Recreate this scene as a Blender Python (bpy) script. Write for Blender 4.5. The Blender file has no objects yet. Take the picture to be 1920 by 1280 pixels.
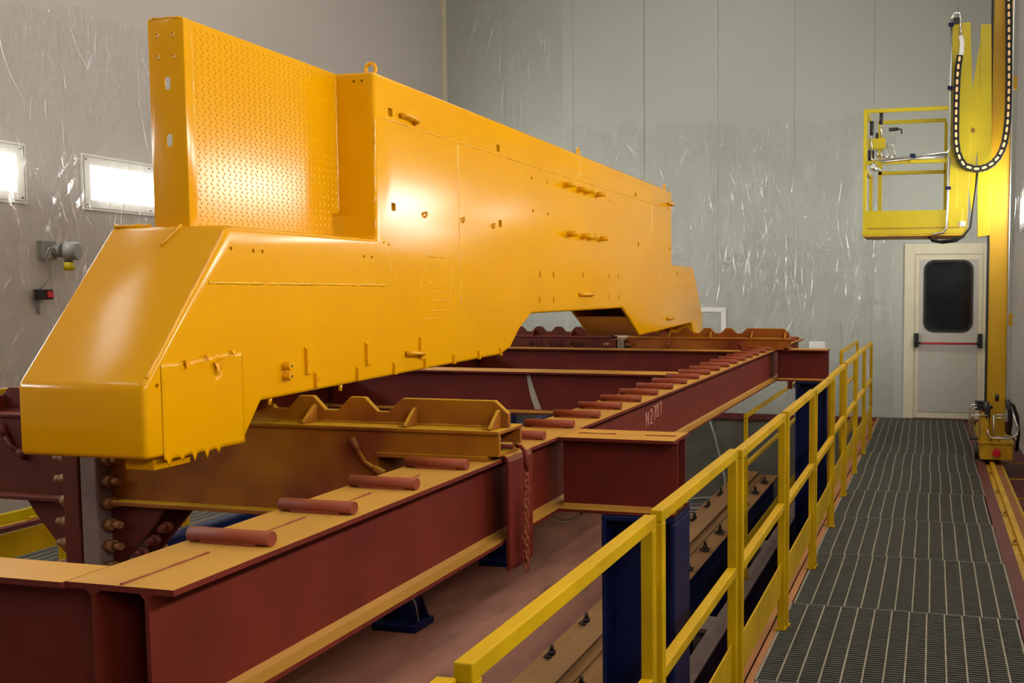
import bpy, bmesh, math, random
from mathutils import Vector, Matrix
random.seed(7)
scene = bpy.context.scene
COL = scene.collection

# ------------------------------------------------------------------ camera, light, exposure
CAM_Z = 1.65
cd = bpy.data.cameras.new('camera')
cam = bpy.data.objects.new('camera', cd); COL.objects.link(cam)
cd.sensor_fit = 'HORIZONTAL'; cd.sensor_width = 36.0
F_PX = 1785.0
cd.lens = F_PX / 1920 * 36.0
cd.shift_x = (960 - 1330) / 1920.0
cd.shift_y = (660 - 640) / 1920.0
cd.clip_start = 0.05; cd.clip_end = 100
pitch = math.atan((660 - 546) / F_PX)
yaw = math.atan((1750 - 1330) * math.cos(pitch) / F_PX)
cam.location = (0, 0, CAM_Z)
cam.rotation_euler = (math.pi / 2 - pitch, 0, yaw)
scene.camera = cam

world = bpy.data.worlds.new('world'); scene.world = world; world.use_nodes = True
bgn = world.node_tree.nodes['Background']
bgn.inputs[0].default_value = (0.9, 0.95, 1.0, 1); bgn.inputs[1].default_value = 0.02

WALL_LIGHT = 36.0       # emission of the lit window panes in the side walls
CEIL_LIGHT = 6.0        # emission of the light panels along the ceiling
LIGHT_COL = (1.0, 0.985, 0.945)
scene.view_settings.view_transform = 'Standard'
scene.view_settings.look = 'None'
scene.view_settings.exposure = 0.11
scene.view_settings.gamma = 1.0
scene.view_settings.use_curve_mapping = False

# ------------------------------------------------------------------ helpers
def srgb(r, g, b):
    def f(c):
        c /= 255.0
        return c / 12.92 if c <= 0.04045 else ((c + 0.055) / 1.055) ** 2.4
    return (f(r), f(g), f(b), 1.0)

class N:
    """tiny node-tree helper"""
    def __init__(s, name):
        s.m = bpy.data.materials.new(name); s.m.use_nodes = True
        s.t = s.m.node_tree; s.t.nodes.clear()
        s.out = s.t.nodes.new('ShaderNodeOutputMaterial')
    def n(s, kind, **kw):
        x = s.t.nodes.new(kind)
        for k, v in kw.items(): setattr(x, k, v)
        return x
    def l(s, a, b): s.t.links.new(a, b)
    def coords(s, scale=(1, 1, 1)):
        tc = s.n('ShaderNodeTexCoord'); mp = s.n('ShaderNodeMapping')
        mp.inputs['Scale'].default_value = scale
        s.l(tc.outputs['Object'], mp.inputs[0]); return mp.outputs[0]
    def noise(s, vec, scale, detail=4, rough=0.55, dist=0.0):
        x = s.n('ShaderNodeTexNoise'); s.l(vec, x.inputs['Vector'])
        x.inputs['Scale'].default_value = scale; x.inputs['Detail'].default_value = detail
        x.inputs['Roughness'].default_value = rough; x.inputs['Distortion'].default_value = dist
        return x.outputs['Fac']
    def ramp(s, fac, a, b, lo=0.0, hi=1.0):
        x = s.n('ShaderNodeMapRange'); s.l(fac, x.inputs[0])
        x.inputs[1].default_value = a; x.inputs[2].default_value = b
        x.inputs[3].default_value = lo; x.inputs[4].default_value = hi
        return x.outputs[0]
    def mix(s, fac, c0, c1):
        x = s.n('ShaderNodeMix'); x.data_type = 'RGBA'
        if isinstance(fac, (int, float)): x.inputs[0].default_value = fac
        else: s.l(fac, x.inputs[0])
        for i, c in ((6, c0), (7, c1)):
            if isinstance(c, tuple): x.inputs[i].default_value = c
            else: s.l(c, x.inputs[i])
        return x.outputs[2]
    def math(s, op, a, b=None):
        x = s.n('ShaderNodeMath', operation=op)
        for i, c in enumerate((a, b)):
            if c is None: continue
            if isinstance(c, (int, float)): x.inputs[i].default_value = c
            else: s.l(c, x.inputs[i])
        return x.outputs[0]
    def upness(s, a=0.35, b=0.85):
        g = s.n('ShaderNodeNewGeometry'); sp = s.n('ShaderNodeSeparateXYZ')
        s.l(g.outputs['True Normal'], sp.inputs[0]); return s.ramp(sp.outputs[2], a, b)
    def bump(s, h, strength, dist=0.01):
        x = s.n('ShaderNodeBump'); s.l(h, x.inputs['Height'])
        x.inputs['Strength'].default_value = strength; x.inputs['Distance'].default_value = dist
        return x.outputs[0]
    def bsdf(s, color, rough=0.5, metal=0.0, normal=None, spec=0.5, coat=0.0, coat_rough=0.1):
        b = s.n('ShaderNodeBsdfPrincipled')
        if isinstance(color, tuple): b.inputs['Base Color'].default_value = color
        else: s.l(color, b.inputs['Base Color'])
        if isinstance(rough, (int, float)): b.inputs['Roughness'].default_value = rough
        else: s.l(rough, b.inputs['Roughness'])
        b.inputs['Metallic'].default_value = metal
        b.inputs['Specular IOR Level'].default_value = spec
        b.inputs['Coat Weight'].default_value = coat
        b.inputs['Coat Roughness'].default_value = coat_rough
        if normal is not None: s.l(normal, b.inputs['Normal'])
        s.l(b.outputs[0], s.out.inputs[0]); return b

def plain(name, rgb, rough=0.5, metal=0.0, var=0.12, vscale=6.0, bump=0.0, bscale=120.0, spec=0.5):
    m = N(name); v = m.coords(); c = srgb(*rgb)
    dark = tuple(x * (1 - var) for x in c[:3]) + (1,); lite = tuple(min(1, x * (1 + var)) for x in c[:3]) + (1,)
    f = m.ramp(m.noise(v, vscale), 0.3, 0.7)
    nrm = m.bump(m.noise(v, bscale, 2), bump, 0.002) if bump else None
    m.bsdf(m.mix(f, dark, lite), rough, metal, nrm, spec)
    return m.m

def dusty(name, base, dust, amount=1.0, rough=0.62, side=0.0, side_dust=None, scale=5.0):
    """primer paint with overspray powder lying on faces that look up"""
    m = N(name); v = m.coords(); c = srgb(*base); d = srgb(*dust)
    dark = tuple(x * 0.78 for x in c[:3]) + (1,); lite = tuple(x * 1.15 for x in c[:3]) + (1,)
    nz = m.noise(v, scale, 5)
    bc = m.mix(m.ramp(nz, 0.3, 0.7), dark, lite)
    if side:
        bc = m.mix(m.math('MULTIPLY', m.ramp(m.noise(v, 2.3, 3), 0.35, 0.65), side), bc, srgb(*side_dust))
    d2 = tuple(x * 0.82 for x in d[:3]) + (1,)
    dc = m.mix(m.ramp(m.noise(v, 3.0, 4), 0.35, 0.7), d, d2)
    col = m.mix(m.math('MULTIPLY', m.upness(), amount), bc, dc)
    m.bsdf(col, rough, 0.0, m.bump(m.noise(v, 260, 2), 0.12, 0.002), 0.2)
    return m.m

def emission(name, col, strength):
    m = N(name); e = m.n('ShaderNodeEmission')
    e.inputs[0].default_value = (*col, 1); e.inputs[1].default_value = strength
    m.l(e.outputs[0], m.out.inputs[0]); return m.m

M = {}
def yellow_paint():
    m = N('frame_yellow_gloss'); v = m.coords()
    c = m.mix(m.ramp(m.noise(v, 1.3, 3), 0.3, 0.7), srgb(211, 146, 0), srgb(217, 153, 0))
    nrm = m.bump(m.noise(v, 95, 3), 0.04, 0.003)
    m.bsdf(c, 0.165, 0.0, nrm, 0.30); return m.m
M['yellow'] = yellow_paint()
M['weld'] = plain('frame_yellow_weld', (215, 151, 0), 0.2, bump=0.5, bscale=160)
M['film'] = plain('masking_film_yellow', (234, 158, 0), 0.42, bump=0.3, bscale=40)
M['guard'] = dusty('guard_rail_yellow', (178, 140, 0), (182, 138, 0), 0.55, 0.42)
M['lift'] = plain('lift_yellow', (186, 166, 0), 0.4, var=0.06)
M['lift_old'] = plain('lift_worn_yellow', (190, 146, 10), 0.5, var=0.2, vscale=14)
M['mast'] = plain('mast_ochre', (188, 144, 2), 0.45, var=0.05, vscale=3)
M['red'] = dusty('red_primer_steel', (94, 28, 15), (172, 124, 46), 1.0)
M['red_dark'] = dusty('red_primer_cross', (90, 26, 17), (180, 128, 44), 1.0)
M['saddle'] = dusty('saddle_overspray', (106, 42, 20), (180, 136, 20), 1.0, 0.6, 0.95, (150, 92, 4))
M['saddle_red'] = dusty('saddle_primer', (82, 26, 22), (128, 66, 50), 0.8, 0.6, 0.15, (128, 78, 8))
M['saddle_far'] = dusty('saddle_far_overspray', (112, 42, 20), (184, 132, 24), 1.0, 0.6, 0.55, (158, 96, 4))
M['rung'] = dusty('rung_primer', (122, 54, 30), (140, 70, 36), 0.6, 0.6)
M['grey_steel'] = plain('bare_grey_plate', (120, 100, 92), 0.6, 0.3, 0.2)
M['bolt'] = plain('dusty_bolt', (128, 82, 40), 0.6, 0.2, 0.3, 20)
M['blue'] = dusty('column_blue', (12, 22, 62), (30, 38, 78), 0.5, 0.45)
M['girder'] = dusty('girder_dusty', (16, 26, 64), (146, 104, 60), 1.0, 0.6)
M['rail_steel'] = dusty('rail_dusty_steel', (84, 60, 42), (148, 108, 66), 1.0, 0.5)
M['clip'] = plain('dark_iron_clip', (48, 34, 26), 0.6, 0.4, 0.3)
M['galv'] = plain('galvanised_grating', (92, 90, 80), 0.5, 0.3, 0.15, 12)
M['galv_bar'] = plain('grating_bearing_bar', (146, 136, 116), 0.5, 0.3, 0.15, 12)
M['edge'] = dusty('walkway_edge_dusty', (104, 48, 30), (162, 108, 62), 0.9, 0.6)
M['kerb'] = plain('kerb_red_paint', (92, 32, 26), 0.6, 0, 0.25, 9)
M['black'] = plain('black_rubber', (22, 20, 20), 0.55)
M['dark_metal'] = plain('dark_metal', (60, 58, 56), 0.45, 0.6)
M['chrome'] = plain('silver_pipe', (205, 203, 198), 0.25, 0.9, 0.05)
M['white_paint'] = plain('white_painted_steel', (226, 224, 216), 0.45, 0, 0.03)
M['cream'] = plain('cream_door_frame', (214, 206, 178), 0.5, 0, 0.04)
M['door'] = plain('grey_door_leaf', (186, 182, 172), 0.55, 0, 0.05, 30)
M['redbar'] = plain('panic_bar_red', (170, 30, 40), 0.35)
M['redplast'] = plain('red_plastic', (200, 30, 34), 0.35)
M['cream_link'] = plain('chain_cream_plastic', (250, 206, 140), 0.5, 0, 0.05)
M['greyplast'] = plain('grey_motor_housing', (132, 128, 120), 0.45)
M['hose'] = plain('grey_hose', (140, 140, 132), 0.5)
M['chalk'] = plain('pale_chalk', (205, 150, 128), 0.8)
M['pale_slant'] = plain('pale_patch_grey', (150, 140, 124), 0.5)
M['ink'] = plain('dark_stencil', (62, 18, 12), 0.7)
M['chain'] = plain('rusty_chain', (132, 60, 36), 0.55, 0.3, 0.3, 30)
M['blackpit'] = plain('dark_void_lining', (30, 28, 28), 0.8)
def glass_dark():
    m = N('dark_door_glass'); v = m.coords()
    m.bsdf(m.mix(m.ramp(m.noise(v, 3, 3), 0.4, 0.7), srgb(14, 16, 18), srgb(34, 36, 38)), 0.08, 0, None, 0.5); return m.m
M['glass'] = glass_dark()
def wall_mat(name, rgb):
    m = N(name); v = m.coords()
    c = srgb(*rgb); d = tuple(x * 0.93 for x in c[:3]) + (1,)
    m.bsdf(m.mix(m.ramp(m.noise(v, 0.7, 4), 0.3, 0.7), c, d), 0.55, 0, m.bump(m.noise(v, 30, 2), 0.04, 0.004), 0.4); return m.m
M['wall'] = wall_mat('white_wall_panel', (178, 181, 171))
M['wall_l'] = wall_mat('white_wall_panel_left', (192, 184, 177))
M['ceil'] = wall_mat('ceiling_panel', (186, 184, 176))
def concrete():
    m = N('pit_concrete'); v = m.coords()
    c = m.mix(m.ramp(m.noise(v, 2.2, 6), 0.3, 0.72), srgb(78, 76, 66), srgb(102, 98, 84))
    m.bsdf(c, 0.8, 0, m.bump(m.noise(v, 18, 5), 0.25, 0.01), 0.3); return m.m
M['concrete'] = concrete()
def pitfloor():
    m = N('pit_floor_red_dust'); v = m.coords((1, 0.35, 1))
    a = m.mix(m.ramp(m.noise(v, 1.1, 5, 0.6), 0.3, 0.7), srgb(104, 54, 42), srgb(158, 106, 84))
    b = m.mix(m.ramp(m.noise(v, 5.0, 4), 0.55, 0.75), a, srgb(104, 70, 46))
    m.bsdf(b, 0.6, 0, m.bump(m.noise(v, 24, 4), 0.12, 0.006), 0.35); return m.m
M['floor'] = pitfloor()
def sheet(name, amt=0.16):
    m = N(name)
    tc = m.n('ShaderNodeTexCoord'); mp = m.n('ShaderNodeMapping'); m.l(tc.outputs['Object'], mp.inputs[0])
    mp.inputs['Scale'].default_value = (1.0, 1.0, 0.16)
    n1 = m.noise(mp.outputs[0], 7.0, 5, 0.6, 1.2)
    mp2 = m.n('ShaderNodeMapping'); m.l(tc.outputs['Object'], mp2.inputs[0])
    mp2.inputs['Scale'].default_value = (1.0, 1.0, 0.45); mp2.inputs['Rotation'].default_value = (0.25, 0.3, 0.0)
    n2 = m.noise(mp2.outputs[0], 16.0, 3, 0.5, 0.8)
    h = m.math('ADD', n1, m.math('MULTIPLY', n2, 0.35))
    nrm = m.bump(h, 1.0, 0.14)
    tr = m.n('ShaderNodeBsdfTransparent'); tr.inputs[0].default_value = (0.97, 0.97, 0.965, 1)
    gl = m.n('ShaderNodeBsdfGlossy'); gl.inputs['Roughness'].default_value = 0.06
    gl.inputs['Color'].default_value = (1, 1, 1, 1); m.l(nrm, gl.inputs['Normal'])
    mx = m.n('ShaderNodeMixShader'); mx.inputs[0].default_value = amt
    m.l(tr.outputs[0], mx.inputs[1]); m.l(gl.outputs[0], mx.inputs[2]); m.l(mx.outputs[0], m.out.inputs[0])
    return m.m
M['sheet'] = sheet('clear_plastic_film', 0.085)
def crease():
    m = N('film_crease_gloss')
    tr = m.n('ShaderNodeBsdfTransparent'); gl = m.n('ShaderNodeBsdfGlossy'); gl.inputs['Roughness'].default_value = 0.12
    mx = m.n('ShaderNodeMixShader'); mx.inputs[0].default_value = 0.17
    m.l(tr.outputs[0], mx.inputs[1]); m.l(gl.outputs[0], mx.inputs[2]); m.l(mx.outputs[0], m.out.inputs[0]); return m.m
M['crease'] = crease()
M['pane'] = emission('lit_window_pane', LIGHT_COL, WALL_LIGHT)
M['ceil_pane'] = emission('lit_ceiling_panel', LIGHT_COL, CEIL_LIGHT)

class MB:
    def __init__(s): s.v = []; s.f = []; s.sm = []
    def add(s, vs, fs, smooth=False):
        o = len(s.v); s.v += [tuple(p) for p in vs]
        for q in fs: s.f.append([i + o for i in q]); s.sm.append(smooth)
        return s
    def hexa(s, p):
        return s.add(p, [(0, 3, 2, 1), (4, 5, 6, 7), (0, 1, 5, 4), (1, 2, 6, 5), (2, 3, 7, 6), (3, 0, 4, 7)])
    def box(s, x0, x1, y0, y1, z0, z1):
        return s.hexa([(x0, y0, z0), (x1, y0, z0), (x1, y1, z0), (x0, y1, z0), (x0, y0, z1), (x1, y0, z1), (x1, y1, z1), (x0, y1, z1)])
    def prism(s, poly, ax, a0, a1):
        def mk(p, a):
            return {'x': (a, p[0], p[1]), 'y': (p[0], a, p[1]), 'z': (p[0], p[1], a)}[ax]
        n = len(poly); vs = [mk(p, a0) for p in poly] + [mk(p, a1) for p in poly]
        return s.add(vs, [tuple(range(n))[::-1], tuple(range(n, 2 * n))] + [(i, (i + 1) % n, n + (i + 1) % n, n + i) for i in range(n)])
    def tube(s, pts, r, n=8, jit=0.0):
        P = [Vector(p) for p in pts]; rings = []; up = None
        for i, p in enumerate(P):
            t = (P[min(i + 1, len(P) - 1)] - P[max(i - 1, 0)])
            if t.length < 1e-9: t = Vector((0, 0, 1))
            t.normalize()
            if up is None: up = Vector((0, 0, 1)) if abs(t.z) < 0.9 else Vector((1, 0, 0))
            a = t.cross(up)
            if a.length < 1e-4: a = t.cross(Vector((0.3, 1, 0.2)))
            a.normalize(); b = a.cross(t).normalized(); up = b
            rr = (r[i] if isinstance(r, (list, tuple)) else r) * (1 + random.uniform(-jit, jit))
            rings.append([p + a * rr * math.cos(2 * math.pi * k / n) + b * rr * math.sin(2 * math.pi * k / n) for k in range(n)])
        vs = [q for g in rings for q in g]; fs = []
        for i in range(len(P) - 1):
            for k in range(n):
                k2 = (k + 1) % n; fs.append((i * n + k, i * n + k2, (i + 1) * n + k2, (i + 1) * n + k))
        s.add(vs, fs, True)
        o = len(s.v) - len(vs)
        s.f.append([o + k for k in range(n)][::-1]); s.sm.append(False)
        s.f.append([o + (len(P) - 1) * n + k for k in range(n)]); s.sm.append(False)
        return s
    def cyl(s, p0, p1, r, n=14): return s.tube([p0, p1], r, n)
    def torus(s, c, R, r, ax='x', n=18, m=8, sx=1.0, sy=1.0):
        vs = []; fs = []
        for i in range(n):
            a = 2 * math.pi * i / n
            for j in range(m):
                b = 2 * math.pi * j / m; rad = R + r * math.cos(b)
                p, q, w = rad * math.cos(a) * sx, rad * math.sin(a) * sy, r * math.sin(b)
                d = {'x': (w, p, q), 'y': (p, w, q), 'z': (p, q, w)}[ax]
                vs.append((c[0] + d[0], c[1] + d[1], c[2] + d[2]))
                fs.append((i * m + j, ((i + 1) % n) * m + j, ((i + 1) % n) * m + (j + 1) % m, i * m + (j + 1) % m))
        return s.add(vs, fs, True)
    def ibeam(s, ax, c, z0, z1, w, a0, a1, tf=0.012, tw=0.009):
        """I-beam along axis ax ('x' or 'y'), centred sideways at c"""
        h = w / 2; t = tw / 2; r = 0.012
        poly = [(c - h, z0), (c + h, z0), (c + h, z0 + tf), (c + t + r, z0 + tf), (c + t, z0 + tf + r), (c + t, z1 - tf - r), (c + t + r, z1 - tf), (c + h, z1 - tf),
                (c + h, z1), (c - h, z1), (c - h, z1 - tf), (c - t - r, z1 - tf), (c - t, z1 - tf - r), (c - t, z0 + tf + r), (c - t - r, z0 + tf), (c - h, z0 + tf)]
        return s.prism(poly, {'y': 'y', 'x': 'x'}[ax], a0, a1)
    def mesh(s, name):
        me = bpy.data.meshes.new(name); me.from_pydata(s.v, [], s.f)
        for p, sm in zip(me.polygons, s.sm): p.use_smooth = sm
        bm = bmesh.new(); bm.from_mesh(me); bmesh.ops.recalc_face_normals(bm, faces=bm.faces); bm.to_mesh(me); bm.free()
        return me

OFF = {}
def link(name, me, mat, parent=None):
    o = bpy.data.objects.new(name, me); COL.objects.link(o)
    if mat is not None:
        me.materials.clear(); me.materials.append(mat)
    if parent is not None: o.parent = parent; OFF[o.name] = OFF.get(parent.name, (0, 0, 0))
    return o
def build(mb, name, mat, parent=None, bevel=0.0, seg=2, smooth=None):
    off = OFF.get(parent.name, (0, 0, 0)) if parent is not None else (0, 0, 0)
    if off != (0, 0, 0): mb.v = [(p[0] - off[0], p[1] - off[1], p[2] - off[2]) for p in mb.v]
    o = link(name, mb.mesh(name), mat, parent)
    if bevel:
        b = o.modifiers.new('bevel', 'BEVEL'); b.width = bevel; b.segments = seg; b.limit_method = 'ANGLE'; b.angle_limit = math.radians(40)
        b.use_clamp_overlap = True
    if smooth:
        for p in o.data.polygons: p.use_smooth = True
        o.data.set_sharp_from_angle(angle=math.radians(smooth))
    return o
def tag(o, label=None, cat=None, group=None, kind=None):
    if label: o['label'] = label
    if cat: o['category'] = cat
    if group: o['group'] = group
    if kind: o['kind'] = kind
    return o
def thing(name, loc, label, cat, group=None, rot=(0, 0, 0), local=False):
    o = bpy.data.objects.new(name, None); COL.objects.link(o)
    o.location = loc; o.rotation_euler = rot; o.empty_display_size = 0.1
    OFF[o.name] = (0, 0, 0) if local else tuple(loc)
    return tag(o, label, cat, group)
def sub(name, parent):
    """an empty part that groups sub-parts"""
    o = bpy.data.objects.new(name, None); COL.objects.link(o); o.parent = parent; o.empty_display_size = 0.05
    OFF[o.name] = OFF[parent.name]; return o
def inst(src, name, parent, loc=(0, 0, 0), rot=(0, 0, 0), mat=None):
    o = src.copy(); o.name = name; COL.objects.link(o); o.parent = parent; o.location = loc; o.rotation_euler = rot
    OFF[o.name] = OFF.get(parent.name, (0, 0, 0)) if parent else (0, 0, 0)
    return o
def bake(o):
    dg = bpy.context.evaluated_depsgraph_get(); dg.update()
    me = bpy.data.meshes.new_from_object(o.evaluated_get(dg)); o.modifiers.clear(); o.data = me; return o
def cut(o, mb):
    # the cutter shares the frame of the object it cuts
    """real recesses and openings: boolean difference"""
    c = link('cutter', mb.mesh('cutter'), None, o.parent)
    md = o.modifiers.new('cut', 'BOOLEAN'); md.object = c; md.operation = 'DIFFERENCE'; md.solver = 'EXACT'
    bpy.context.view_layer.update(); bake(o)
    bpy.data.objects.remove(c); return o

# ------------------------------------------------------------------ the room
XL, XR, YF, YB, ZC, ZP = -6.88, 0.98, 12.635, -6.0, 6.6, -1.28
def struct(mb, name, mat, **k): return tag(build(mb, name, mat, **k), kind='structure')
struct(MB().box(XL - .2, XR + .2, YB - .2, YF + .2, ZP - .15, ZP), 'floor', M['floor'])
wl = struct(MB().box(XL - .15, XL, YB, YF + .15, ZP, ZC), 'wall_left', M['wall_l'])
wr = struct(MB().box(XR, XR + .15, YB, YF + .15, ZP, ZC), 'wall_right', M['wall_l'])
struct(MB().box(XL - .15, XR + .15, YB - .15, YB, ZP, ZC), 'wall_back', M['wall'])
ceiling = struct(MB().box(XL - .15, XR + .15, YB - .15, YF + .15, ZC, ZC + .15), 'ceiling', M['ceil'])
# far wall: upright panels with open joints in front of a backing
wf = struct(MB().box(XL, XR, YF + .012, YF + .15, -0.09, ZC), 'wall_far', M['wall'])
seams = [XL, -5.94, -4.91, -3.88, -2.845, -1.815, -0.78, 0.25, XR]
for a, b in zip(seams[:-1], seams[1:]):
    build(MB().box(a + (.004 if a == -3.88 else .0012), b - (.004 if b == -3.88 else .0012), YF, YF + .02, -0.005, ZC - .01), 'wall_panel', M['wall'], wf, bevel=.0015, seg=1)
struct(MB().box(XL, XR, YF - .01, YF + .15, ZP, -0.09), 'wall_pit_far', M['concrete'])
struct(MB().box(XL, XL + 1.78 - .75, YB, YF, ZP, -0.14), 'wall_pit_left', M['concrete'])
struct(MB().box(0.72, XR, YB, YF, ZP, -0.12), 'wall_pit_right', M['kerb'])
struct(MB().box(XL, XL + .055, YF - .055, YF, 0, ZC).box(XL + .02, XL + .05, YF - .05, YF - .02, 0, ZC), 'trim_corner', M['cream'], bevel=.004)
struct(MB().box(XL, XR, YF - .045, YF - .011, -0.088, -0.006), 'trim_kerb', M['kerb'], bevel=.006)

# light panels along the ceiling edges (above the picture); set behind the camera added as fill
for y in (-1.8, 0.6, 3.0, 5.4, 7.8, 10.2):
    x = -2.9
    p = build(MB().box(x - .32, x + .32, y - .75, y + .75, ZC - .06, ZC), 'light_panel', M['white_paint'], ceiling)
    build(MB().box(x - .26, x + .26, y - .69, y + .69, ZC - .075, ZC - .061), 'lit_pane', M['ceil_pane'], p)
    for xw, s_ in ((XL, 1), (XR, -1)):      # tilted panels in the corners between walls and ceiling
        if y > 9: continue
        def tilt(a, b, y0, y1, t0, t1):
            q = []
            for t in (t0, t1):
                for yy, w in ((y0, a), (y0, b), (y1, b), (y1, a)): q.append((xw + s_ * (w + t), yy, 5.45 + w - t))
            return MB().hexa(q)
        p = build(tilt(.02, .60, y - .75, y + .75, -.05, 0), 'light_panel', M['white_paint'], ceiling)
        build(tilt(.07, .55, y - .69, y + .69, .001, .012), 'lit_pane', M['ceil_pane'], p)

# lit windows in both side walls; unseen rearmost pair added as fill light
wn = 0
def lit_window(x, sgn, y0):
    global wn; wn += 1
    y1 = y0 + 1.40; z0, z1 = 2.325, 2.79; b = .09
    X0, X1 = sorted((x, x + sgn * .022))
    f = MB().box(X0, X1, y0, y1, z0, z0 + b).box(X0, X1, y0, y1, z1 - b, z1).box(X0, X1, y0, y0 + b, z0 + b, z1 - b).box(X0, X1, y1 - b, y1, z0 + b, z1 - b)
    o = struct(f, 'window_%d' % wn, M['white_paint'], bevel=.003, seg=1)
    P0, P1 = sorted((x + sgn * .002, x + sgn * .010))
    build(MB().box(P0, P1, y0 + b, y1 - b, z0 + b, z1 - b), 'window_pane', M['pane'], o)
    E0, E1 = sorted((x + sgn * .022, x + sgn * .027))
    build(MB().box(E0, E1, y0 + .02, y1 - .02, z0 + .02, z0 + .024).box(E0, E1, y0 + .02, y1 - .02, z1 - .024, z1 - .02)
          .box(E0, E1, y0 + .02, y0 + .024, z0 + .02, z1 - .02).box(E0, E1, y1 - .024, y1 - .02, z0 + .02, z1 - .02), 'window_gasket', M['greyplast'], o)
    for yy in (y0 + .045, (y0 + y1) / 2, y1 - .045):
        for zz in (z0 + .045, z1 - .045):
            build(MB().cyl((x + sgn * .02, yy, zz), (x + sgn * .027, yy, zz), .007, 8), 'screw', M['dark_metal'], o)
for k in range(7):
    lit_window(XL, 1, 6.54 + 1.89 * (k - 4))
for k in range(7):
    lit_window(XR, -1, 6.44 + 1.89 * (k - 4))

# crumpled clear film hung over the walls
def film(name, axis, c, a0, a1, z0, z1, label, nx=70, nz=50, ragged=0.25, sgn=-1, amp=0.03, creases=()):
    vs = []; fs = []
    rt = [random.uniform(-ragged, 0) for _ in range(nx + 1)]
    for _ in range(3): rt = [(rt[max(i - 1, 0)] + rt[i] + rt[min(i + 1, nx)]) / 3 for i in range(nx + 1)]
    ph = [random.uniform(0, 6.28) for _ in range(8)]
    for i in range(nx + 1):
        a = a0 + (a1 - a0) * i / nx
        for j in range(nz + 1):
            t = j / nz; z = z0 + (z1 + rt[i] - z0) * t
            w = sum(math.sin(a * (3.1 + 2.7 * k) + ph[k] + z * (.5 + .3 * k)) / (1 + k * .6) for k in range(6)) / 3
            d = .012 + amp * .5 * (1 + w) * (.35 + .65 * (1 - t)) * .8 + random.uniform(0, .004)
            vs.append((a, c + sgn * d, z) if axis == 'y' else (c + sgn * d, a, z))
    for i in range(nx):
        for j in range(nz):
            q = i * (nz + 1) + j; fs.append((q, q + nz + 1, q + nz + 2, q + 1))
    o = build(MB().add(vs, fs, True), name, M['sheet'])
    cr = MB()
    for cc, zc, ra, rz, n, ln, tl in creases:
        for _ in range(int(n * .6)):
            a = cc + random.gauss(0, ra); z = zc + random.gauss(0, rz)
            if not (a0 + .05 < a < a1 - .05 and z0 + .1 < z < z1 - .25): continue
            L = random.uniform(.25, 1.0) ** 2 * ln; w = random.uniform(.003, .009) * (1 + L); t = random.gauss(0, tl); hgt = w * random.uniform(.25, .75)
            bow = random.uniform(-.05, .05) * L; K = 5; off = .045 + amp * .4
            v_ = []; f_ = []
            for k in range(K + 1):
                q = k / K - .5; ww = w * (1 - (2 * abs(q)) ** 2.5) + .0005
                ca = a + math.sin(t) * L * q + bow * (1 - 4 * q * q); cz = z + math.cos(t) * L * q
                for e, dd in ((-1, 0), (-.1, hgt * ww / w), (1, 0)):
                    p = ca + e * ww; d = c + sgn * (off + dd + .1 * L * abs(q))
                    v_.append((p, d, cz) if axis == 'y' else (d, p, cz))
            for k in range(K):
                for e in (0, 1): f_.append((k * 3 + e, k * 3 + e + 1, k * 3 + e + 4, k * 3 + e + 3))
            cr.add(v_, f_, True)
    if cr.v: tag(build(cr, 'film_creases', M['crease'], o), kind='stuff')
    return tag(o, label, 'plastic sheet', 'clear sheets over the walls')
film('plastic_sheet', 'y', YF, -5.0, -0.50, 0.0, 4.02, 'crinkled clear plastic sheet hung over the far wall left of the door', 90, 60, creases=((-2.5, 2.6, .35, .7, 150, .35, .35), (-2.9, 3.6, .9, .15, 60, .22, .9), (-1.7, 1.9, .4, .5, 90, .7, .2), (-3.7, 2.8, .5, .6, 70, .3, .4), (-1.0, 2.0, .4, .9, 60, .6, .2), (-2.6, .5, .6, .3, 40, .2, .6)))
film('plastic_sheet', 'y', YF, -6.6, -5.06, 1.0, 5.9, 'clear plastic film high up the far wall next to the room corner', 40, 60, .1, -1, .02, creases=((-5.7, 4.9, .35, .5, 50, .8, .25), (-5.5, 5.3, .4, .4, 30, .3, .7)))
film('plastic_sheet', 'x', XL + .03, 2.0, 12.2, 0.2, 4.15, 'clear plastic film covering the left wall around its lit windows', 140, 50, .5, 1, .03, creases=((6.4, 3.2, .5, .5, 70, .7, .2), (6.3, 2.1, .5, .4, 110, .4, .35), (7.2, 1.9, .5, .35, 110, .5, .25), (7.3, 3.3, .3, .4, 50, .3, .6), (5.9, 1.4, .4, .5, 50, .3, .5)))
film('plastic_sheet', 'x', XR - .03, 3.0, 12.5, 0.0, 4.6, 'shiny clear film on the right wall behind the lift mast', 120, 60, .3, -1, .05, creases=((11.5, 1.6, .8, .8, 120, .6, .15), (10.5, 3.2, .8, .6, 40, .5, .3)))
film('plastic_sheet', 'y', YF, -0.46, 0.96, 2.275, 2.52, 'short strip of clear film taped above the grey door', 40, 12, .1, -1, .02, creases=((.1, 2.38, .35, .05, 60, .12, .6),))

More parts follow.
